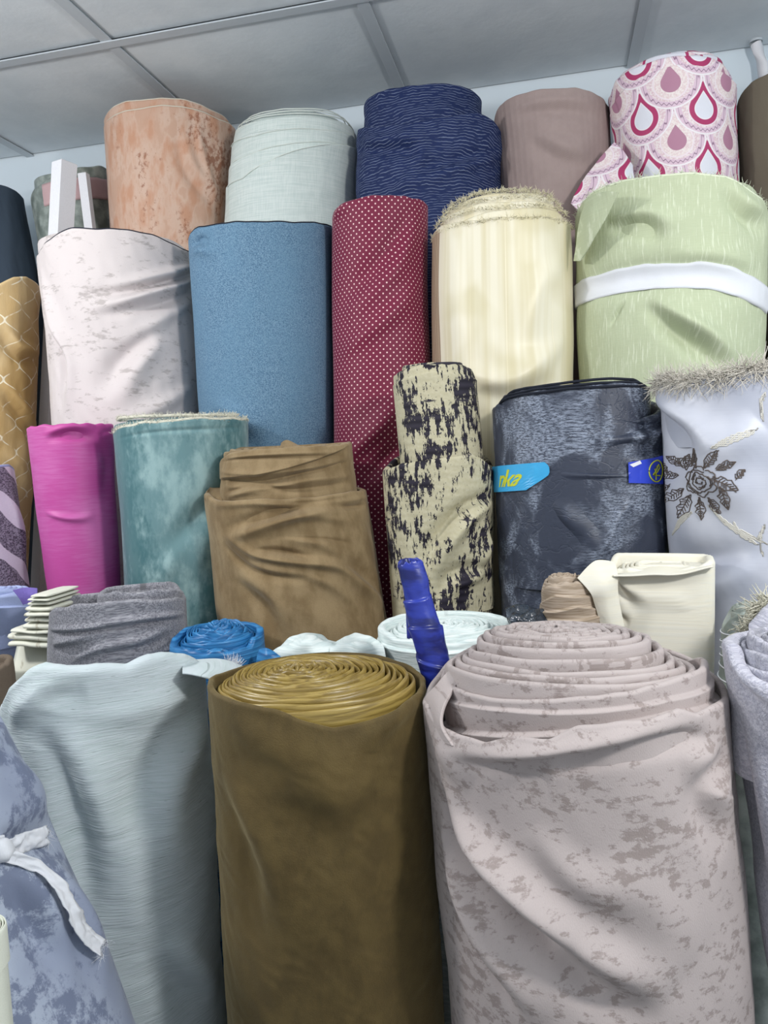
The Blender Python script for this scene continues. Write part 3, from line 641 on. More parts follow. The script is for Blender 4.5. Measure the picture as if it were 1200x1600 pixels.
roll('khaki', 'khaki-brown woven roll at the upper right, cut by the photo edge', 'khaki_cloth', T4,
  dict(xl=1152, xr=1360, yt=160, xl2=1160, xr2=1362, y2=330, Y=1.95, zb=Z4, seed=9, wr=wrk(.6), top=[(1152, 175), (1160, 150), (1175, 130), (1200, 118), (1250, 108), (1300, 105)]), layers=8, tele=([0, .1, 1], [0, .01, .012]))

# ---------------------------------------------------------------- third step
roll('gold', 'gold satin roll with pale curving lattice lines at the left edge', 'gold_ogee_satin', T3,
  dict(xl=-150, xr=60, yt=480, xl2=-135, xr2=48, y2=800, Y=1.60, zb=Z3, seed=11, wr=[(.006, 5, 6, -.9), (.003, 14, 10, .9), (.001, 40, 20, .5)], top=[(-120, 480), (-60, 460), (0, 445), (25, 436), (45, 434), (60, 448)],
       folds=[('s', .02, .012, [(0, 510), (30, 550), (58, 565)]), ('s', .02, .012, [(0, 600), (30, 640), (55, 690)]), ('r', .02, .01, [(0, 700), (30, 730), (50, 800)])]), layers=8)
roll('blush', 'blush-white blotchy roll with black overlocked edge, lit brightest', 'blush_blotch', T3,
  dict(xl=57, xr=303, yt=410, xl2=80, xr2=314, y2=655, Y=1.63, zb=Z3, seed=12, wr=[(.008, 4, 3, .8), (.003, 12, 8, .9), (.0012, 40, 25, .6)],
       top=[(57, 400), (66, 384), (85, 368), (112, 359), (150, 360), (200, 363), (240, 371), (270, 383), (290, 392), (303, 400)],
       folds=[('r', .011, .016, [(303, 408), (270, 425), (220, 438), (160, 452)]), ('v', .010, .014, [(302, 425), (260, 440), (200, 455), (120, 462)]), ('r', .012, .018, [(302, 436), (240, 455), (180, 476), (130, 482)]), ('v', .011, .012, [(300, 455), (230, 480), (150, 492)]),
              ('r', .016, .010, [(300, 470), (240, 505), (170, 560)]), ('s', .03, .018, [(250, 520), (200, 570), (170, 630)]), ('r', .02, .012, [(300, 600), (240, 640), (180, 670)]), ('r', .02, .012, [(62, 420), (80, 500), (110, 560)]), ('s', .02, .01, [(70, 500), (100, 560), (95, 650)])]),
  layers=6, selvedge='black_thread', sel_r=.0024, tele=([0, .05, .15, 1], [-.01, .012, .008, .0]))
roll('denim', 'blue denim-look roll with dark stitched edge behind the teal roll', 'denim', T3,
  dict(xl=294, xr=519, yt=380, xl2=313, xr2=524, y2=690, Y=1.63, zb=Z3, seed=13, wr=[(.005, 4, 2.5, .3), (.002, 14, 7, .5)],
       top=[(294, 380), (296, 368), (310, 358), (340, 351), (400, 349), (460, 350), (519, 357)],
       folds=[('v', .010, .012, [(300, 384), (312, 376), (330, 380)]), ('r', .012, .008, [(300, 398), (320, 392), (350, 402)]), ('s', .03, .01, [(330, 640), (380, 670), (420, 690)])]),
  layers=6, selvedge='navy_thread', sel_r=.0026, tele=([0, .05, .15, 1], [-.012, .004, .002, .0]))
roll('polka', 'slim burgundy roll with small white polka dots', 'red_polka', T3,
  dict(xl=515, xr=669, yt=345, xl2=521, xr2=672, y2=720, Y=1.63, zb=Z3, seed=14, wr=[(.008, 5, 2.2, 1.1), (.003, 12, 5, .9)],
       top=[(515, 340), (522, 328), (545, 316), (580, 309), (620, 307), (650, 312), (669, 325)],
       folds=[('s', .03, .012, [(650, 330), (600, 420), (530, 490)]), ('r', .022, .012, [(530, 560), (600, 500), (660, 430)]), ('r', .022, .014, [(530, 740), (590, 670), (640, 600)]), ('v', .02, .01, [(560, 760), (620, 700), (660, 640)]), ('r', .01, .006, [(517, 345), (540, 325), (560, 318)])]), layers=6)
roll('cream', 'cream satin roll with frayed ochre top layers', 'cream_satin', T3,
  dict(xl=674, xr=893, yt=365, xl2=677, xr2=897, y2=600, Y=1.63, zb=Z3, seed=15, wr=[(.006, 5, 3, .8), (.0025, 14, 7, .5)],
       top=[(674, 372), (685, 358), (720, 348), (770, 342), (830, 340), (870, 344), (893, 356)],
       folds=[('r', .03, .010, [(880, 400), (840, 450), (820, 540)]), ('r', .025, .008, [(880, 520), (850, 560), (800, 580)]), ('s', .03, .010, [(720, 590), (790, 610), (870, 580)])]),
  layers=9, layer_mat='cream_satin', tele=([0, .06, .16, .3, .45, 1], [-.01, .022, .040, .058, .066, .07]), spw=.005, top_off=-.002)
b = BD['cream']
for i_, (k_, dz) in enumerate(((1.0, .0), (.93, .026), (.84, .047), (.72, .065), (.58, .07))):
    th = np.linspace(-1.5, 1.5, 120); z = b.ztop(th*0+0)+dz+.003*perlin(th*3, i_+.3, .4); P = b.base(th, z); c_ = b.center(z); c_[:, 2] = z; P = c_+(P-c_)*k_
    V, Fs = fringe(P, 420, .009, 40+i_, rad=.0006, spread=.006, up=.4, curl=1.2)
    o = raw_mesh('frayed_edge', V, Fs, 'ochre_thread', ROOT['cream'], [(0, 0)]*len(V)); o['kind'] = 'stuff'
# striped border down the left of the cream roll
def vstrip(key, name, mat, thA, thB, zA, zB, d=.001):
    b = BD[key]; th = np.linspace(thA, thB, 12); z = np.linspace(zA, zB, 160); Tg, Zg = np.meshgrid(th, z)
    zt = b.ztop(Tg)-.002; Zg = zA+(zt-zA)*(Zg-zA)/(zB-zA)
    dd = np.full(Tg.shape, d); dd[:, 0] = dd[:, -1] = -.001; P = b.surf(Tg, Zg, dd)
    return raw_mesh(name, P.reshape(-1, 3), grid_faces(160, 12), mat, ROOT[key], np.stack([Tg*b.R1, Zg], -1).reshape(-1, 2))
vstrip('cream', 'striped_border', 'brown_stripe', -1.45, -.98, b.zvis-.1, b.ztop0)
roll('pistachio', 'large pistachio green roll tied with a white cloth band', 'pistachio_slub', T3,
  dict(xl=900, xr=1197, yt=340, xl2=905, xr2=1193, y2=590, Y=1.63, zb=Z3, seed=16, ay=.8, wr=[(.008, 4, 3, -.7), (.003, 14, 9, -.6)],
       top=[(900, 350), (906, 325), (925, 303), (970, 288), (1030, 279), (1090, 277), (1135, 282), (1160, 295), (1180, 312), (1197, 335)],
       folds=[('v', .03, .026, [(903, 461), (950, 440), (1030, 430), (1100, 430), (1150, 442), (1186, 462)]), ('s', .022, .022, [(1005, 465), (1050, 500), (1100, 535), (1150, 580)]), ('s', .02, .016, [(950, 355), (1010, 345), (1050, 372)]), ('r', .02, .012, [(1040, 400), (1100, 400), (1180, 420)]),
              ('v', .005, .008, [(975, 465), (965, 485), (950, 512)]), ('s', .02, .012, [(1130, 290), (1160, 330), (1190, 350)])]),
  layers=8, selvedge='pale_green_thread', sel_r=.003, tele=([0, .1, 1], [-.01, -.004, -.01]), frays=('pale_green_thread', 300, .012))
band('pistachio', 'tie_band', 'white_tape', [(900, 466), (925, 450), (960, 438), (1010, 431), (1060, 429), (1110, 431), (1150, 443), (1175, 456), (1192, 470)], .046, d=.004, n=120, wob=.15)
sheet([[(915, 312, 1.53), (940, 300, 1.485), (966, 300, 1.452)], [(905, 345, 1.54), (922, 345, 1.50), (944, 345, 1.475)], [(899, 385, 1.555), (908, 385, 1.53), (920, 385, 1.505)], [(896, 408, 1.56), (900, 408, 1.55), (905, 408, 1.535)]], 'pistachio_slub', 'folded_corner', ROOT['pistachio'], wr=.002)
roll('brown_end', 'brown knit roll just entering at the right edge beside the pistachio roll', 'brown_knit', T3,
  dict(xl=1199, xr=1400, yt=300, xl2=1202, xr2=1404, y2=560, Y=1.72, zb=Z3, seed=17, wr=wrk(1), top=[(1199, 310), (1205, 290), (1230, 275), (1300, 268)]), layers=6)

# ---------------------------------------------------------------- second step
roll('magenta', 'slim magenta satin roll beside the teal roll', 'magenta_satin', T2,
  dict(xl=45, xr=178, yt=690, xl2=78, xr2=191, y2=935, Y=1.36, zb=Z2, seed=21, wr=[(.004, 5, 4, .6), (.0015, 18, 9, .4)], top=[(45, 672), (70, 668), (110, 665), (150, 664), (178, 665)],
       folds=[('s', .012, .009, [(70, 685), (110, 672), (150, 678)]), ('r', .007, .006, [(70, 800), (110, 810), (150, 806)]), ('v', .02, .008, [(130, 690), (170, 720), (165, 800)])]), layers=5)
roll('teal', 'teal mottled velvet roll with cream frayed double edge', 'teal_velvet', T2,
  dict(xl=176, xr=388, yt=690, xl2=197, xr2=398, y2=950, Y=1.37, zb=Z2, seed=22, ay=.8, wr=[(.006, 5, 2, -.8), (.002, 16, 7, -.8)], top=[(176, 678), (190, 671), (230, 664), (290, 659), (340, 657), (388, 658)],
       folds=[('s', .03, .012, [(370, 760), (320, 820), (280, 900)]), ('r', .02, .008, [(340, 790), (280, 860), (240, 930)]), ('v', .004, .003, [(180, 688), (230, 676), (300, 670), (386, 668)])]),
  layers=5, selvedge='cream_thread', sel_r=.0035, tele=([0, .12, 1], [0, .012, .012]), frays=('cream_thread', 1100, .006))
b = BD['teal']; th = np.linspace(-2.2, 1.2, 120); z = b.ztop(th*0)+.013+.002*perlin(th*3, .3, .4); P = b.base(th, z, -.014)
V, Fs = tube_along(P, .0032, 6); raw_mesh('selvedge', V, Fs, 'cream_thread', ROOT['teal'], V[:, :2])
V, Fs = fringe(P, 900, .006, 77); o = raw_mesh('frayed_edge', V, Fs, 'cream_thread', ROOT['teal'], [(0, 0)]*len(V)); o['kind'] = 'stuff'
roll('brown', 'tan-brown suede roll with crumpled wraps and a loose turned-down sleeve', 'brown_suede', T2,
  dict(xl=325, xr=578, yt=800, xl2=345, xr2=608, y2=990, Y=1.33, zb=Z2, seed=23, ay=.8, wr=[(.005, 6, 6, .6), (.003, 16, 14, .5)],
       top=[(325, 776), (345, 786), (400, 783), (450, 785), (500, 782), (540, 772), (578, 768)],
       folds=[('r', .006, .008, [(577, 775), (530, 783), (460, 790), (400, 785), (345, 788), (328, 784)]), ('v', .006, .012, [(572, 789), (520, 794), (490, 796)]), ('s', .012, .016, [(560, 785), (490, 795), (420, 812), (350, 838)]), ('r', .009, .014, [(355, 835), (390, 862), (430, 872), (500, 880), (540, 892), (585, 930)]), ('v', .007, .013, [(395, 858), (440, 864), (480, 874), (495, 884)]),
              ('v', .009, .012, [(350, 845), (380, 880), (430, 900), (520, 898)]), ('r', .010, .010, [(370, 875), (430, 895), (500, 905), (560, 950)]), ('r', .012, .008, [(430, 840), (500, 850), (560, 890)]), ('s', .02, .010, [(600, 940), (560, 900), (520, 890)]), ('s', .02, .008, [(370, 900), (420, 940), (440, 1000)]),
              ('r', .008, .006, [(420, 815), (480, 808), (560, 815)]), ('v', .004, .005, [(440, 838), (500, 842), (555, 850)])]),
  inner=dict(xl=343, xr=556, yt=730, xl2=345, xr2=562, y2=790, Y=1.34, zb=1.3, seed=24, ay=.8, wr=[(.004, 5, 16, .15), (.002, 10, 40, .15)],
       top=[(343, 726), (350, 716), (380, 708), (440, 703), (500, 702), (535, 697), (556, 694)],
       folds=[('step', .03, .008, [(352, 748), (400, 744), (450, 732), (500, 715), (540, 698)]), ('r', .005, .007, [(345, 735), (390, 740), (430, 738), (540, 720)]), ('v', .004, .008, [(350, 748), (410, 752), (480, 738), (550, 718)]), ('r', .006, .007, [(348, 760), (420, 762), (490, 750), (556, 740)]), ('v', .005, .007, [(350, 772), (400, 760), (460, 765), (550, 752)]),
              ('r', .006, .006, [(355, 778), (390, 768), (420, 772)]), ('v', .003, .006, [(345, 722), (400, 716), (540, 712)]), ('r', .003, .004, [(350, 719), (400, 712), (530, 706)])]),
  layers=7, tele=([0, .15, 1], [0, .006, .008]), spw=.005)
P_ = ROOT['brown']
sheet([[(322, 770, 1.27), (330, 760, 1.31), (346, 756, 1.34)], [(320, 780, 1.25), (334, 785, 1.26), (347, 786, 1.25)], [(330, 795, 1.25), (338, 800, 1.245), (350, 800, 1.24)]], 'brown_suede', 'loose_corner', P_, wr=.002)
sheet([[(440, 692, 1.34), (450, 688, 1.33), (470, 696, 1.33)], [(438, 702, 1.33), (455, 700, 1.31), (480, 704, 1.31)], [(436, 712, 1.33), (460, 712, 1.32), (490, 712, 1.32)]], 'brown_suede', 'loose_corner', P_, wr=.003)
roll('ink', 'slim cream roll printed with black ink blocks, wider lower wrap', 'ink_print', T2,
  dict(xl=602, xr=776, yt=770, xl2=612, xr2=768, y2=930, Y=1.36, zb=Z2, seed=25, wr=[(.007, 6, 5, 1.0), (.002, 20, 12, .7)],
       top=[(602, 738), (625, 730), (660, 724), (700, 718), (735, 711), (758, 722), (776, 745)],
       folds=[('s', .018, .018, [(770, 775), (730, 800), (690, 850), (670, 900)]), ('r', .014, .014, [(750, 800), (760, 850), (740, 900)]), ('v', .014, .014, [(770, 800), (765, 830), (770, 860)]), ('s', .016, .012, [(760, 890), (710, 905), (700, 945)])]),
  inner=dict(xl=618, xr=742, yt=600, xl2=626, xr2=754, y2=715, Y=1.37, zb=1.3, seed=26, wr=[(.003, 6, 6, .5)], top=[(618, 590), (630, 582), (655, 576), (690, 573), (720, 574), (736, 580), (742, 592)],
       folds=[('step', .03, .003, [(740, 594), (715, 585), (670, 582), (620, 600)])]), layers=5, tele=([0, .2, 1], [0, .012, .012]))
roll('dark', 'dark navy marbled foil roll with two blue paper labels', 'dark_foil_marble', T2,
  dict(xl=771, xr=1040, yt=680, xl2=780, xr2=1044, y2=900, Y=1.38, zb=Z2, seed=27, ay=.75, p=2.6, wr=[(.005, 6, 5, .9), (.003, 16, 12, -.9), (.0012, 45, 30, .6)],
       top=[(771, 640), (776, 634), (830, 638), (900, 644), (950, 652), (990, 658), (1015, 655), (1030, 645), (1040, 640)],
       folds=[('s', .012, .010, [(1038, 665), (960, 680), (900, 665)]), ('v', .012, .012, [(1036, 700), (990, 700), (940, 690)]), ('v', .004, .006, [(1000, 735), (930, 735), (862, 728)]), ('r', .005, .005, [(990, 744), (930, 744), (865, 740)]),
              ('v', .004, .005, [(830, 680), (850, 700), (870, 725)]), ('s', .02, .008, [(850, 780), (900, 850), (860, 900)]), ('r', .012, .007, [(990, 780), (960, 820), (940, 900)])]),
  inner=dict(xl=780, xr=1016, yt=630, xl2=782, xr2=1018, y2=670, Y=1.36, zb=1.35, seed=28, ay=.75, p=2.6, wr=[(.003, 6, 14, .2)],
       top=[(780, 632), (795, 622), (850, 612), (900, 606), (960, 602), (1000, 604), (1016, 614)]),
  layers=7, layer_mat='dark_foil_marble', tele=([0, .2, 1], [0, .010, .014]), spw=.004)
b = BD['dark_in']
for i_, (k_, dz) in enumerate(((1.0, .0), (.96, .006), (.9, .012))):
    th = np.linspace(-1.4, 1.4, 150); z = b.ztop(th)+dz+.002*perlin(th*3, i_+.3, .4); P = b.base(th, z); c_ = b.center(z); c_[:, 2] = z; P = c_+(P-c_)*k_
    V, Fs = tube_along(P, .0025, 6); raw_mesh('selvedge', V, Fs, 'navy_thread', ROOT['dark'], V[:, :2])
roll('silver', 'silver satin roll with brown embroidered flowers and fringed top', 'silver_satin', T2,
  dict(xl=1034, xr=1330, yt=640, xl2=1058, xr2=1345, y2=940, Y=1.28, zb=Z2, seed=29, wr=[(.008, 4, 3, .8), (.003, 10, 7, .6)],
       top=[(1027, 608), (1045, 602), (1080, 598), (1130, 590), (1180, 582), (1240, 575), (1300, 572)],
       folds=[('s', .025, .018, [(1030, 620), (1070, 670), (1100, 720)]), ('r', .03, .020, [(1190, 660), (1130, 700), (1080, 720)]), ('r', .03, .012, [(1070, 720), (1130, 760), (1200, 790)]), ('s', .03, .014, [(1190, 860), (1120, 890), (1060, 900)])]),
  layers=7, tele=([0, .3, 1], [0, .004, .004]))
P = edge_path(BD['silver'], -1.5, .7); V, Fs = fringe(P, 2200, .028, 3, rad=.0007, spread=.014, up=-.05, out=(0, -1.4, 0), curl=3.2)
o = raw_mesh('fringe', V, Fs, 'silver_thread', ROOT['silver'], [(0, 0)]*len(V)); o['kind'] = 'stuff'
roll('marl', 'purple-grey marl roll with lilac and white bands at the left edge', 'purple_marl', T2,
  dict(xl=-170, xr=26, yt=760, xl2=-150, xr2=42, y2=910, Y=1.32, zb=Z2, seed=30, wr=[(.008, 6, 3, .6), (.003, 18, 7, .6)], top=[(-60, 742), (-20, 735), (0, 732), (14, 731), (26, 738)],
       folds=[('r', .02, .012, [(10, 760), (28, 830), (36, 900)])]), layers=6, selvedge='lilac_cloth', sel_r=.004)

# ---------------------------------------------------------------- floor row, behind the big front rolls
roll('lilac', 'lilac-blue soft cloth roll at the left edge', 'lilac_cloth', T1,
  dict(xl=-110, xr=57, yt=950, xl2=-110, xr2=50, y2=1020, Y=1.17, zb=0, seed=31, ay=.5, wr=[(.004, 8, 12, .2)], top=[(-60, 938), (0, 936), (30, 932), (57, 930)], folds=[('step', .03, .004, [(57, 950), (30, 946), (0, 948), (-30, 952)])]), layers=5, tele=([0, .2, 1], [0, .012, .016]), spw=.004)
sheet([[(20, 922, 1.11), (40, 918, 1.10), (58, 919, 1.10)], [(30, 935, 1.10), (44, 930, 1.09), (57, 932, 1.09)], [(36, 945, 1.10), (46, 942, 1.09), (54, 940, 1.09)]], 'purple_cloth', 'folded_corner', ROOT['lilac'], wr=.001)
# ivory pleated stack
t = thing('folded_cloth_stack', 'ivory cloth folded zigzag in a narrow stack beside the grey terry', 'fabric', tuple(at(45, 1090, 1.14)*[1, 1, 0]))
PL = [(8, 84, 1085, 1016), (10, 84, 1012, 1004), (9, 83, 1001, 992), (13, 82, 990, 985), (34, 84, 983, 975), (37, 84, 973, 966), (36, 84, 964, 957), (38, 83, 955, 948), (41, 82, 946, 941), (40, 81, 939, 935), (46, 80, 933, 929)]
for k, (x0, x1, yb_, yt_) in enumerate(PL):
    Yd = 1.07+.002*(k % 3); A, B = at(x0, yb_, Yd), at(x1, yt_, Yd); z0 = 0 if k == 0 else A[2]; z1 = B[2]; hh = (z1-z0)/2; V = []; uv = []
    xs = np.linspace(A[0], B[0], 26)
    rr = min(hh, .006)
    for x in xs:
        e_ = min((x-A[0])/.006, (B[0]-x)/.006, 1); e_ = math.sqrt(max(0, 1-(1-e_)**2))*.9+.1
        dzz = .0015*perlin(x*30, k*1.3, .5); dy = .004*perlin(x*22, k*2.1, 1.5)
        for a in range(12):
            q = 2*math.pi*a/12; cy, sz = math.cos(q), math.sin(q); cy = math.copysign(abs(cy)**.5, cy); sz = math.copysign(abs(sz)**.6, sz)
            V.append((x, Yd+.04+dy+.045*cy*e_, (z0+z1)/2+dzz+hh*sz*(e_ if k else 1))); uv.append((x+cy*.02, V[-1][2]))
    Fs = grid_faces(26, 12, True).tolist()+[list(range(11, -1, -1)), list(range(300, 312))]
    raw_mesh('cloth_fold', V, Fs, 'ivory_pleat', t, uv)
roll('terry', 'grey terry cloth bundle folded flat, under the magenta and teal rolls', 'grey_terry', T1,
  dict(xl=73, xr=293, yt=975, xl2=74, xr2=298, y2=1045, Y=1.13, zb=0, seed=33, ay=.5, p=4.5, wr=[(.004, 6, 12, .5), (.002, 16, 20, .4)],
       top=[(73, 965), (85, 956), (130, 949), (180, 946), (230, 943), (293, 936)],
       folds=[('r', .006, .008, [(75, 982), (150, 978), (220, 966), (290, 958)]), ('v', .005, .008, [(76, 988), (150, 984), (220, 974), (290, 966)]), ('s', .01, .008, [(80, 1010), (140, 1000), (200, 985)]), ('s', .012, .010, [(110, 1040), (180, 1015), (270, 980)]), ('r', .01, .008, [(160, 1045), (220, 1020), (290, 1010)])]),
  layers=4, inner=dict(xl=152, xr=284, yt=945, xl2=150, xr2=286, y2=975, Y=1.14, zb=1.2, seed=34, ay=.5, p=3, wr=[(.004, 6, 12, .5)], top=[(152, 935), (165, 930), (200, 930), (240, 928), (275, 925), (284, 928)]), name='folded_fabric', cat='fabric', spw=.004)
roll('blue', 'bright blue satin roll with strand-like wound end', 'blue_satin', T1,
  dict(xl=263, xr=413, yt=1012, xl2=262, xr2=418, y2=1060, Y=1.10, zb=0, seed=35, ay=.95, wr=[(.004, 8, 16, .3), (.002, 14, 40, .3)], top=[(263, 1012), (280, 1020), (340, 1024), (390, 1012), (413, 985)]),
  layers=13, tele=([0, .15, .4, 1], [0, .012, .026, .032]), spw=.012, ecc=(.01, .02), wob=.006, rin=.012)
sheet([[(405, 1015, 1.06), (415, 1012, 1.05), (428, 1018, 1.05)], [(402, 1030, 1.05), (418, 1026, 1.04), (442, 1030, 1.05)], [(400, 1045, 1.05), (420, 1045, 1.04), (446, 1045, 1.05)]], 'blue_satin', 'loose_flap', ROOT['blue'], wr=.004)
roll('mint', 'white-mint gauze roll lying low between the brown and ink rolls', 'mint_white', T1,
  dict(xl=590, xr=803, yt=1000, xl2=592, xr2=806, y2=1035, Y=1.13, zb=0, seed=36, ay=.75, wr=[(.003, 6, 14, .2)], top=[(590, 985), (620, 1004), (700, 1010), (770, 1000), (803, 975)], folds=[('step', .03, .005, [(800, 990), (700, 1018), (595, 1005)])]),
  layers=11, tele=([0, .1, .3, 1], [0, .008, .018, .02]), spw=.004, rin=.008)
for i_, (px, lab) in enumerate((([[(430, 1012, 1.09), (470, 990, 1.10), (500, 992, 1.12), (520, 1004, 1.12)], [(428, 1022, 1.06), (470, 1006, 1.05), (500, 1004, 1.06), (530, 1008, 1.08)], [(430, 1050, 1.05), (470, 1040, 1.04), (510, 1040, 1.04), (540, 1040, 1.05)]], 'crumpled white cloth scrap left behind the olive roll'),
                      ([[(520, 1006, 1.10), (545, 992, 1.10), (560, 988, 1.11), (592, 1002, 1.10)], [(515, 1016, 1.05), (545, 1004, 1.06), (565, 1008, 1.05), (600, 1012, 1.06)], [(510, 1045, 1.04), (550, 1040, 1.04), (570, 1040, 1.04), (604, 1040, 1.05)]], 'crumpled white cloth scrap right behind the olive roll, by the white-mint roll'))):
    t = thing('cloth_scrap', lab, 'cloth', tuple(at(*px[2][1])*[1, 1, 0]+[0, 0, at(*px[2][1])[2]]), 'white cloth scraps'); sheet(px, 'mint_white', 'cloth', t, wr=.006, sc=40, seed=i_)
roll('royal', 'thin royal blue satin roll leaning between olive and taupe rolls', 'royal_satin', T1,
  dict(xl=622, xr=663, yt=895, xl2=659, xr2=708, y2=1060, Y=.97, zb=.0, lean=.03, seed=37, wr=[(.003, 20, 16, .8), (.0015, 50, 40, .8)], top=[(622, 885), (632, 882), (650, 879), (663, 876)],
       folds=[('step', .02, .0025, [(666, 935), (650, 940), (630, 940)]), ('step', .02, .0025, [(690, 975), (670, 978), (640, 978)]), ('step', .02, .0025, [(706, 1040), (690, 1042), (655, 1030)])]), layers=3, rin=.004, lipw=.002)
roll('gauze', 'small taupe gauze roll standing before the dark marbled roll', 'taupe_gauze', T1,
  dict(xl=844, xr=926, yt=930, xl2=846, xr2=936, y2=985, Y=1.10, zb=0, seed=38, wr=[(.004, 12, 18, .5), (.002, 20, 50, .2)], top=[(844, 928), (855, 920), (885, 917), (910, 915), (926, 925)],
       folds=[('step', .02, .004, [(928, 925), (900, 932), (870, 930), (848, 942)]), ('step', .02, .004, [(930, 950), (900, 946), (870, 955), (848, 955)]), ('step', .02, .004, [(932, 958), (890, 970), (850, 965)])]), layers=5, rin=.006, tele=([0, .2, 1], [0, .012, .016]), spw=.004)
roll('canvas', 'cream canvas bolt folded square with a turned-out flap', 'canvas', T1,
  dict(xl=955, xr=1117, yt=900, xl2=958, xr2=1117, y2=1080, Y=1.14, zb=0, seed=39, ay=.62, p=5, wr=[(.003, 6, 4, .7)], top=[(955, 897), (975, 893), (1030, 895), (1080, 893), (1112, 882), (1117, 880)],
       folds=[('s', .012, .006, [(958, 900), (990, 935), (1010, 960)]), ('v', .006, .004, [(965, 960), (985, 975)])]), layers=5, name='canvas_bolt', tele=([0, .2, 1], [0, .006, .012]))
sheet([[(962, 878, 1.10), (930, 876, 1.085), (902, 903, 1.075)], [(966, 900, 1.088), (944, 912, 1.07), (922, 926, 1.07)], [(966, 932, 1.086), (948, 946, 1.072), (929, 944, 1.075)], [(976, 980, 1.084), (958, 982, 1.075), (940, 984, 1.078)]], 'canvas', 'turned_flap', ROOT['canvas'], wr=.002)
sheet([[(958, 890, 1.21), (1010, 878, 1.21), (1060, 874, 1.21), (1112, 878, 1.20)], [(960, 896, 1.12), (1010, 886, 1.12), (1060, 884, 1.12), (1112, 882, 1.12)], [(958, 898, 1.08), (1010, 897, 1.08), (1060, 896, 1.08), (1114, 884, 1.08)]], 'canvas', 'top_fold', ROOT['canvas'], wr=.002)
for i_, (px, lab) in enumerate((([[(795, 950, 1.12), (825, 942, 1.10), (850, 950, 1.10)], [(790, 965, 1.08), (825, 962, 1.06), (855, 962, 1.07)], [(800, 985, 1.07), (825, 985, 1.06), (860, 985, 1.06)]], 'crinkled dark plastic wrap left of the small taupe roll'),
                      ([[(925, 938, 1.13), (940, 936, 1.12), (956, 940, 1.12)], [(922, 958, 1.10), (940, 955, 1.09), (958, 958, 1.10)], [(925, 985, 1.09), (940, 985, 1.08), (958, 985, 1.09)]], 'crinkled dark plastic wrap between the taupe roll and canvas bolt'))):
    t = thing('plastic_wrap', lab, 'plastic', tuple(at(*px[2][1])), 'dark plastic wrap'); sheet(px, 'dark_plastic', 'film', t, wr=.012, sc=45, seed=i_+3, thick=.0008)
roll('wrapped', 'small grey-green roll wound in clear thread-like plastic at right', 'mottled_grey', T1,
  dict(xl=1130, xr=1215, yt=985, xl2=1122, xr2=1222, y2=1060, Y=1.07, zb=0, seed=40, wr=[(.002, 10, 50, .2), (.002, 20, 30, .2)], top=[(1130, 985), (1140, 968), (1160, 962), (1200, 960)]), layers=5, rin=.008, tele=([0, .3, 1], [0, .012, .016]))
b = BD['wrapped']
for k in range(7):
    z = b.ztop0-.006-.013*k; th = np.linspace(-3.1, 3.1, 80); zz = z+.004*np.sin(th*1.3+k); V, Fs = tube_along(b.surf(th, zz, .001), .0009, 5); raw_mesh('wrapping_thread', V, Fs, 'white_tape', ROOT['wrapped'], V[:, :2])

# ---------------------------------------------------------------- front rolls on the floor
roll('knit', 'brown ribbed knit roll peeking in at the left edge', 'brown_knit', T1,
  dict(xl=-80, xr=24, yt=1060, xl2=-80, xr2=30, y2=1110, Y=1.02, zb=0, seed=41, wr=wrk(.5), top=[(-40, 1050), (0, 1048), (24, 1030)]), layers=6, rin=.01)
roll('linen', 'wide pale mint linen roll with draped closed top at lower left', 'mint_linen', T1,
  dict(xl=-2, xr=322, yt=1110, xl2=8, xr2=352, y2=1590, Y=.90, zb=0, seed=42, ay=.75, p=2.3, backtop=-.13, wr=[(.009, 3, 2, -.8), (.004, 9, 6, -.7), (.0012, 30, 60, .15)],
       top=[(-2, 1112), (10, 1085), (35, 1062), (62, 1050), (100, 1056), (150, 1052), (200, 1050), (240, 1036), (280, 1030), (310, 1036), (322, 1045)],
       folds=[('s', .03, .018, [(60, 1130), (110, 1200), (150, 1330), (175, 1500)]), ('r', .02, .012, [(10, 1130), (60, 1090), (120, 1075)]), ('v', .014, .010, [(60, 1075), (80, 1090), (140, 1080)]), ('s', .04, .012, [(320, 1100), (260, 1200), (230, 1320), (240, 1420)]), ('s', .03, .012, [(240, 1470), (290, 1520), (330, 1580)]), ('r', .02, .008, [(130, 1130), (220, 1110), (300, 1090)])]), layers=0, close=True, lipw=.012)
sheet([[(285, 1032, .95), (335, 1030, .96), (380, 1041, .98)], [(285, 1040, .90), (330, 1040, .91), (366, 1050, .93)], [(285, 1052, .87), (322, 1056, .87), (346, 1068, .89)]], 'mint_linen', 'draped_corner', ROOT['linen'], wr=.003)
P = np.array([at(355+k, 1036+.3*k, .98) for k in range(22)]); V, Fs = fringe(P, 90, .016, 8, spread=.004); o = raw_mesh('frayed_edge', V, Fs, 'white_tape', ROOT['linen'], [(0, 0)]*len(V)); o['kind'] = 'stuff'
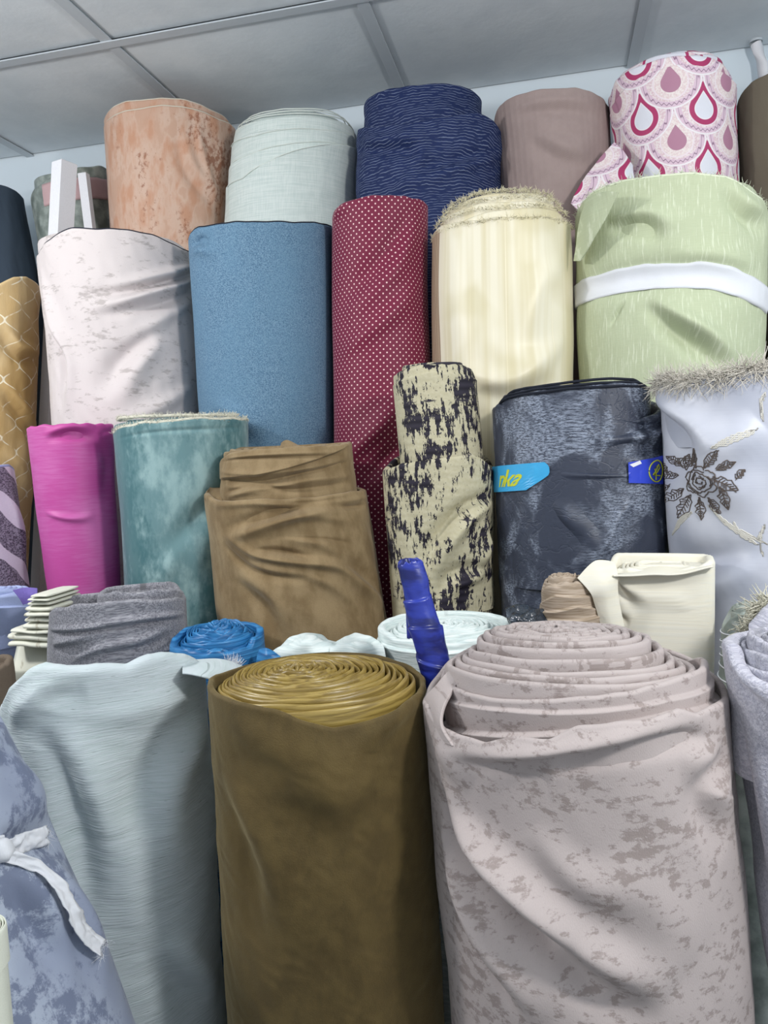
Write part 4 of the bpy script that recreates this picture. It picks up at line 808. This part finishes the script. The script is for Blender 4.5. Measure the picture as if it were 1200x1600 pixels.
roll('olive', 'large olive velvet roll with glossy spiral end, front centre', 'olive_velvet', T1,
  dict(xl=324, xr=667, yt=1110, xl2=350, xr2=693, y2=1590, Y=.87, zb=0, seed=43, ay=.95, wr=[(.006, 4, 2.5, -.7), (.003, 12, 8, -.7), (.001, 50, 60, .4)], backtop=-.01,
       top=[(324, 1078), (350, 1098), (400, 1112), (450, 1124), (490, 1136), (520, 1142), (560, 1138), (600, 1122), (640, 1096), (667, 1068)],
       folds=[('r', .03, .008, [(345, 1120), (420, 1160), (500, 1185), (580, 1170)]), ('r', .016, .008, [(650, 1090), (600, 1130), (560, 1170), (570, 1200)]), ('s', .03, .008, [(340, 1200), (400, 1350), (420, 1500)]), ('s', .04, .008, [(440, 1250), (500, 1270), (560, 1300)])]),
  layers=20, layer_mat='olive_sheen_edge', tele=([0, .1, .3, 1], [.010, .020, .028, .032]), tilt=.05, rin=.008, spw=.006, lipw=.004, ecc=(-.035, .02))
roll('taupe', 'largest taupe blotchy roll with heavy rolled-over wrap, front right', 'taupe_blotch', T1,
  dict(xl=665, xr=1142, yt=1180, xl2=692, xr2=1172, y2=1590, Y=.87, zb=0, seed=44, ay=.86, wr=[(.007, 3, 2, .9), (.004, 9, 5, 1.0), (.0012, 30, 20, .5)],
       top=[(665, 1105), (690, 1142), (720, 1158), (760, 1166), (810, 1156), (860, 1155), (900, 1140), (960, 1132), (1020, 1120), (1060, 1112), (1090, 1120), (1120, 1108), (1142, 1092)],
       folds=[('r', .014, .017, [(690, 1160), (740, 1178), (820, 1176), (920, 1162), (1020, 1140), (1100, 1132)]), ('v', .010, .022, [(720, 1188), (800, 1196), (900, 1186), (1000, 1164), (1080, 1155), (1130, 1168)]),
              ('s', .022, .030, [(690, 1220), (730, 1310), (800, 1400), (890, 1490), (960, 1560)]), ('r', .016, .018, [(690, 1270), (730, 1400), (790, 1510), (850, 1600)]), ('v', .008, .016, [(695, 1340), (730, 1450), (780, 1540), (820, 1595)]), ('r', .02, .010, [(830, 1290), (900, 1370), (1000, 1420)]),
              ('r', .02, .010, [(1130, 1160), (1095, 1190), (1060, 1200)]), ('s', .025, .010, [(1140, 1190), (1110, 1240), (1140, 1300)]), ('r', .03, .008, [(900, 1340), (980, 1380), (1040, 1440), (1100, 1500)]), ('s', .03, .012, [(880, 1480), (960, 1540), (1040, 1590)]), ('r', .018, .01, [(680, 1130), (700, 1180), (740, 1230)])]),
  inner=dict(xl=690, xr=1112, yt=1110, xl2=700, xr2=1118, y2=1180, Y=.89, zb=1.05, seed=45, ay=.86, backtop=-.035, wr=[(.002, 5, 8, .3)], top=[(690, 1062), (720, 1082), (780, 1094), (860, 1098), (940, 1094), (1020, 1078), (1080, 1058), (1112, 1036)],
       folds=[('step', .05, .006, [(1112, 1090), (1040, 1112), (960, 1128), (860, 1142), (760, 1142), (700, 1130)]), ('step', .05, .004, [(1112, 1060), (1040, 1092), (940, 1108), (800, 1108), (700, 1090)])]),
  layers=13, tele=([0, .2, .35, .5, 1], [.002, .014, .034, .042, .042]), tilt=.09, rin=.012, spw=.003, lipw=.004, tube=False, ecc=(-.01, .035))
sheet([[(704, 1046, .85), (712, 1052, .84), (716, 1066, .83)], [(684, 1066, .84), (694, 1075, .825), (700, 1085, .81)], [(663, 1096, .845), (676, 1110, .81), (690, 1128, .785)], [(667, 1132, .84), (682, 1152, .795), (706, 1166, .762)]], 'taupe_blotch', 'turned_corner', ROOT['taupe'], wr=.004, thick=.004)
roll('pale_terry', 'pale lilac-grey towelling roll at the right edge with thick rolled hem', 'pale_terry', T1,
  dict(xl=1128, xr=1440, yt=1110, xl2=1198, xr2=1500, y2=1590, Y=.84, zb=0, seed=46, ay=.9, wr=[(.006, 4, 3, .6), (.002, 14, 10, .4)],
       top=[(1128, 1018), (1140, 1040), (1160, 1062), (1190, 1082), (1230, 1098), (1300, 1110)],
       folds=[('r', .008, .006, [(1130, 1024), (1150, 1056), (1190, 1086), (1240, 1104)]), ('v', .008, .006, [(1134, 1040), (1160, 1078), (1200, 1104)]), ('s', .03, .012, [(1150, 1120), (1180, 1250), (1200, 1400)])]),
  layers=8, tele=([0, .1, .4, 1], [.0, .02, .05, .055]), spw=.006, lipw=.009, rin=.02)
P = np.array([at(1166+k*.5, 1000-k*.9+3*math.sin(k), 1.0) for k in range(70)]); V, Fs = fringe(P, 500, .022, 9, rad=.0011, spread=.016, out=(-1, -1, 0), up=.2, curl=1.2); o = raw_mesh('fringe', V, Fs, 'cream_thread', ROOT['pale_terry'], [(0, 0)]*len(V)); o['kind'] = 'stuff'
sheet([[(1190, 956, .98), (1215, 940, .98), (1270, 936, 1.0)], [(1176, 976, .93), (1205, 966, .905), (1270, 962, .92)], [(1172, 1002, .90), (1200, 1000, .87), (1270, 1000, .87)], [(1162, 1036, .88), (1200, 1036, .84), (1270, 1036, .84)]], 'pale_terry', 'inner_fold', ROOT['pale_terry'], wr=.010, sc=30)
roll('marble', 'blue-grey marbled roll leaning in the lower left corner, knotted with white tape', 'blue_marble', T1,
  dict(xl=-330, xr=-6, yt=1150, xl2=-230, xr2=150, y2=1590, Y=.66, zb=0, lean=.03, seed=47, wr=[(.008, 5, 3, .6), (.003, 14, 9, .5)], top=[(-200, 1140), (-100, 1130), (-30, 1135), (2, 1150)],
       folds=[('v', .02, .018, [(-60, 1330), (0, 1322), (60, 1312), (95, 1305)]), ('s', .02, .012, [(10, 1350), (60, 1430), (120, 1520)]), ('r', .02, .010, [(5, 1180), (50, 1240), (70, 1290)]), ('s', .02, .01, [(70, 1340), (110, 1430), (160, 1540)])]), layers=8)
t = ROOT['marble']
band('marble', 'tie_band', 'white_tape', [(-120, 1332), (-60, 1330), (-10, 1328), (20, 1325)], .022, d=.003, wob=.2)
def strip(pts, wpx, name, root, key, mat='white_tape', lift=.006, frn=True, seed=0):
    """loose tape: follows the cloth surface, lifted and rippled, with frayed end"""
    b = BD[key]; q = np.array([b.inv(x, y) for x, y in pts]); n = 60; tt = np.linspace(0, len(q)-1, n); th = np.interp(tt, range(len(q)), q[:, 0]); z = np.interp(tt, range(len(q)), q[:, 1]); W = np.interp(tt, range(len(q)), wpx)
    C_ = b.surf(th, z, lift); T_ = np.gradient(C_, axis=0); T_ /= np.linalg.norm(T_, axis=1)[:, None]; N_ = b.base(th, z, .05)-b.base(th, z, 0); N_ /= np.linalg.norm(N_, axis=1)[:, None]; S_ = np.cross(T_, N_)
    rows = []
    for f in np.linspace(-.5, .5, 9): rows.append(C_+S_*(f*W)[:, None]+N_*(.006*perlin(tt*1.3+seed, f*2.2, .3+seed)+.0025*perlin(tt*5, f*5, seed+.9))[:, None])
    A_ = np.array(rows); B_ = A_-N_[None]*.0012; k = A_.shape[0]*n
    V = np.concatenate([A_.reshape(-1, 3), B_.reshape(-1, 3)]); F1 = grid_faces(9, n); Fs = F1.tolist()+(F1[:, ::-1]+k).tolist()
    loop = list(range(n))+[r*n+n-1 for r in range(1, 9)]+[8*n+c_ for c_ in range(n-2, -1, -1)]+[r*n for r in range(7, 0, -1)]
    Fs += [(a_, a_+k, b_+k, b_) for a_, b_ in zip(loop, loop[1:]+loop[:1])]
    raw_mesh(name, V, Fs, mat, root, [(v[0]+v[1], v[2]) for v in V])
    P = A_[:, -1]; V, Fs = fringe(P, 50, .012, seed+60, rad=.0004, spread=.002, up=-.3, curl=.6); o = raw_mesh('frayed_edge', V, Fs, mat, root, [(0, 0)]*len(V)); o['kind'] = 'stuff'
strip([(-8, 1325), (20, 1325), (45, 1318), (68, 1305)], [.012, .018, .021, .024], 'tape_tail', t, 'marble', seed=1, lift=.012)
strip([(-6, 1330), (20, 1340), (45, 1352), (65, 1385), (85, 1425), (110, 1460), (132, 1482)], [.012, .014, .016, .018, .020, .020, .022], 'tape_tail', t, 'marble', seed=2, lift=.014)
kp = BD['marble'].surf(np.array([BD['marble'].inv(-2, 1328)[0]]), np.array([BD['marble'].inv(-2, 1328)[1]]), .010)[0]
a_ = np.linspace(0, math.pi, 10)[:, None]; b_ = np.linspace(0, 2*math.pi, 16, endpoint=False)[None]
S_ = np.stack([np.sin(a_)*np.cos(b_)*.014, np.sin(a_)*np.sin(b_)*.012, np.cos(a_)*.013+0*b_], -1).reshape(-1, 3); S_ = S_*(1+.35*perlin(S_[:, 0]*90, S_[:, 1]*90, S_[:, 2]*90))[:, None]
raw_mesh('knot', S_+kp, grid_faces(10, 16, True), 'white_tape', t, S_[:, :2])
roll('corner', 'cream roll end in the bottom left corner of the photo', 'ivory_plastic', T1,
  dict(xl=-120, xr=16, yt=1520, xl2=-115, xr2=22, y2=1590, Y=.47, zb=0, seed=48, wr=[(.003, 8, 6, .6)], top=[(-60, 1480), (-20, 1490), (0, 1500), (10, 1512), (16, 1530)]), layers=5)

# ---------------------------------------------------------------- paper labels, print and embroidery
def patch_on(key, name, mat, poly_px, d, root, part=None, seg=10):
    """flat printed piece laid on the cloth: quad given by four pixel corners (top-left, top-right, bottom-right, bottom-left), rounded right end optional"""
    b = BD[key]; q = [b.inv(x, y) for x, y in poly_px]; A = np.array(q); u = np.linspace(0, 1, 2*seg+1); v = np.linspace(0, 1, seg+1); U_, V_ = np.meshgrid(u, v)
    th = (A[0, 0]*(1-U_)+A[1, 0]*U_)*(1-V_)+(A[3, 0]*(1-U_)+A[2, 0]*U_)*V_; z = (A[0, 1]*(1-U_)+A[1, 1]*U_)*(1-V_)+(A[3, 1]*(1-U_)+A[2, 1]*U_)*V_
    return b, th, z
def label_piece(key, name, mat, corners, d, cut=0):
    b, th, z = patch_on(key, name, mat, corners, d, None)
    n1, n2 = th.shape
    if cut:   # clipped corner at the lower right
        u = np.linspace(0, 1, n2)[None]; v = np.linspace(0, 1, n1)[:, None]
        lim = 1-cut*np.clip((v-.45)/.55, 0, 1)**1.3-cut*.15*np.clip((.25-v)/.25, 0, 1)**2; sc_ = lim
        th = th[:, :1]+(th[:, -1:]-th[:, :1])*u*sc_; z = z[:, :1]+(z[:, -1:]-z[:, :1])*u*sc_
    dm = b.disp(th, z); dm = np.maximum(dm, dm.mean())
    P = b.base(th, z, dm+d); Q = b.base(th, z, dm+d-.0006)
    k = n1*n2; F1 = grid_faces(n1, n2); Fs = F1[:, ::-1].tolist()+(F1+k).tolist()
    loop = list(range(n2))+[r*n2+n2-1 for r in range(1, n1)]+[(n1-1)*n2+c_ for c_ in range(n2-2, -1, -1)]+[r*n2 for r in range(n1-2, 0, -1)]
    Fs += [(a_, b_2, b_2+k, a_+k) for a_, b_2 in zip(loop, loop[1:]+loop[:1])]
    V = np.concatenate([P.reshape(-1, 3), Q.reshape(-1, 3)])
    o = raw_mesh(name, V, Fs, mat, ROOT[key], [(v[0], v[2]) for v in V], False)
    return o, P
lb, LP = label_piece('dark', 'paper_label', 'label_cyan', [(772, 730), (858, 720), (861, 762), (776, 769)], .0045, cut=.28); lb['label'] = 'cyan paper label with yellow letters'
rb, RP = label_piece('dark', 'paper_label', 'label_blue', [(979, 722), (1029, 711), (1030, 757), (980, 755)], .0045); rb['label'] = 'royal blue paper label with a ringed emblem'
def bil(P, u, v):
    n1, n2 = P.shape[:2]; x = np.clip(u, 0, 1)*(n2-1); y = np.clip(v, 0, 1)*(n1-1); i = np.clip(x.astype(int), 0, n2-2); j = np.clip(y.astype(int), 0, n1-2); fx = (x-i)[:, None]; fy = (y-j)[:, None]
    return P[j, i]*(1-fx)*(1-fy)+P[j, i+1]*fx*(1-fy)+P[j+1, i]*(1-fx)*fy+P[j+1, i+1]*fx*fy
def nrm(P): 
    c_ = P.shape[0]//2, P.shape[1]//2; n = np.cross(P[0, -1]-P[0, 0], P[-1, 0]-P[0, 0]); n /= np.linalg.norm(n); return n if n@(CAM-P[c_]) > 0 else -n
cu_ = bpy.data.curves.new('letters', 'FONT'); cu_.body = 'nka'; cu_.size = 1; cu_.shear = .3; cu_.offset = .022; cu_.resolution_u = 3
to = bpy.data.objects.new('letters_tmp', cu_); COL.objects.link(to); bpy.context.view_layer.update()
me = bpy.data.meshes.new_from_object(to.evaluated_get(bpy.context.evaluated_depsgraph_get())); bpy.data.objects.remove(to)
co = np.array([v.co[:] for v in me.vertices]); fs = [list(p.vertices) for p in me.polygons]; bpy.data.meshes.remove(me)
x0, x1 = co[:, 0].min(), co[:, 0].max(); pxm = proj(LP[5])[0]; u0, u1 = np.interp((780, 816), pxm, np.linspace(0, 1, len(pxm))); u = u0+(u1-u0)*(co[:, 0]-x0)/(x1-x0); v = .80-.62*(co[:, 1]/co[:, 1].max())
sub('label_print', bil(LP, u, v)+nrm(LP)*.0006, fs, 'label_yellow', lb, ROOT['dark'], co[:, :2], False)
a = np.linspace(0, 2*np.pi, 41); ring = [(.72+.23*math.cos(q), .52+.40*math.sin(q)) for q in a]
def line_on(P, pts, wd, n=None):
    pts = np.array(pts); C_ = bil(P, pts[:, 0], pts[:, 1])+nrm(P)*.0008; return tube_along(C_, wd, 5)
vs, fs_ = [], []
for pts, wd in ((ring, .0011), ([(.60, .66), (.70, .50), (.80, .28), (.84, .40), (.74, .56), (.62, .66), (.86, .70)], .0011), ([(.70, .84), (.70, .60), (.66, .44), (.72, .32)], .001)):
    V, F_ = line_on(RP, pts, wd); fs_ += (F_+len(vs)).tolist(); vs += V.tolist()
sub('label_print', np.array(vs), fs_, 'label_yellow', rb, ROOT['dark'], [(0, 0)]*len(vs))
vs = [bil(RP, np.array([u]), np.array([v]))[0]+nrm(RP)*.0008 for u, v in ((.02, .12), (.26, -.0), (.30, .14), (.10, .26))]
sub('torn_corner', np.array(vs), [(0, 1, 2, 3)], 'label_white', rb, ROOT['dark'], [(0, 0)]*4, False)

b = BD['silver']
def leaf(cx, cy, L, ang, wd=.42, veins=7):
    """embroidered leaf outline as thread strips, pixel measures"""
    out = []; c_, s_ = math.cos(ang), math.sin(ang)
    def P(t, w_): return (cx+L*(t*c_-w_*s_), cy+L*(t*s_+w_*c_))
    tt = np.linspace(0, 1, 9)
    out.append([P(t, wd*.5*math.sin(math.pi*t)*(1+.25*math.sin(t*22))) for t in tt]); out.append([P(t, -wd*.5*math.sin(math.pi*t)*(1+.25*math.cos(t*22))) for t in tt]); out.append([P(t, .03) for t in (0, .5, 1)])
    for k in range(veins):
        t = .12+.11*k; out.append([P(t, 0), P(t+.10, wd*.44*math.sin(math.pi*(t+.1)))]); out.append([P(t, 0), P(t+.10, -wd*.3*math.sin(math.pi*(t+.1)))])
    return out
def rose(cx, cy, R):
    out = []
    for k in range(7):
        a0 = k*2.4; r0 = R*(.2+.12*k); out.append([(cx+r0*(1+.12*math.sin(3*q+k))*math.cos(q+a0), cy+r0*.8*(1+.12*math.cos(3*q+k))*math.sin(q+a0)) for q in np.linspace(0, 3.4, 14)])
    for k in range(6):
        q0 = k*1.05; out.append([(cx+R*(.9+.25*math.sin(math.pi*t))*math.cos(q0+t*1.0), cy+R*.85*(.9+.25*math.sin(math.pi*t))*math.sin(q0+t*1.0)) for t in np.linspace(0, 1, 8)])
    return out
def embroid(name, strokes, wd, mat, d=.0006):
    vs = []; fs_ = []
    for pl in strokes:
        q = np.array([b.inv(x, y) for x, y in pl]); C_ = b.surf(q[:, 0], q[:, 1], d)
        if len(C_) < 2 or np.linalg.norm(C_[0]-C_[-1]) < 1e-5 and len(C_) < 3: continue
        keep = [0]+[i for i in range(1, len(C_)) if np.linalg.norm(C_[i]-C_[i-1]) > 1e-5]
        if len(keep) < 2: continue
        V, F_ = tube_along(C_[keep], wd, 5); fs_ += (F_+len(vs)).tolist(); vs += V.tolist()
    o_ = raw_mesh(name, np.array(vs), fs_, mat, ROOT['silver'], [(0, 0)]*len(vs)); o_['kind'] = 'stuff'; return o_
o = embroid('embroidered_rose', rose(1098, 752, 25), .0010, 'floral_thread'); o['kind'] = 'stuff'
o = embroid('embroidered_bud', rose(1072, 722, 11), .0009, 'floral_thread'); o['kind'] = 'stuff'
for cx, cy, L, ang in ((1078, 772, 40, 2.0), (1092, 778, 34, 1.5), (1068, 764, 34, 2.5), (1060, 742, 28, 3.1), (1120, 745, 40, .55), (1130, 760, 38, 1.35), (1108, 730, 34, -.9), (1094, 730, 30, -1.9), (1064, 728, 26, -2.5), (1124, 732, 30, -.35), (1108, 778, 30, 1.0), (1050, 758, 24, 2.6), (1084, 728, 28, -1.4), (1150, 748, 22, -.8), (1046, 738, 20, -2.2)):
    embroid('embroidered_leaf', leaf(cx, cy, L, ang), .0008, 'floral_thread')
def crescent(pts, w_): 
    out = []
    pts = np.array(pts, float); t = np.linspace(0, len(pts)-1, 26); x = np.interp(t, range(len(pts)), pts[:, 0]); y = np.interp(t, range(len(pts)), pts[:, 1])
    for _ in range(6): x[1:-1] = (x[:-2]+2*x[1:-1]+x[2:])/4; y[1:-1] = (y[:-2]+2*y[1:-1]+y[2:])/4
    s_ = np.sin(np.pi*np.linspace(0, 1, 26))
    for f in np.linspace(-1, 1, 7): out.append(list(zip(x+f*w_*s_*.3, y+f*w_*s_)))
    return out
for pts, w_ in (([(1105, 790), (1125, 812), (1150, 830), (1200, 850)], 5), ([(1080, 800), (1065, 812), (1055, 835)], 4), ([(1120, 700), (1150, 685), (1185, 670)], 5), ([(1145, 815), (1155, 835), (1185, 852)], 4), ([(1196, 612), (1188, 630), (1192, 660)], 4), ([(1196, 820), (1186, 842), (1192, 870)], 4)):
    embroid('embroidered_scroll', crescent(pts, w_), .0011, 'scroll_thread', 0)
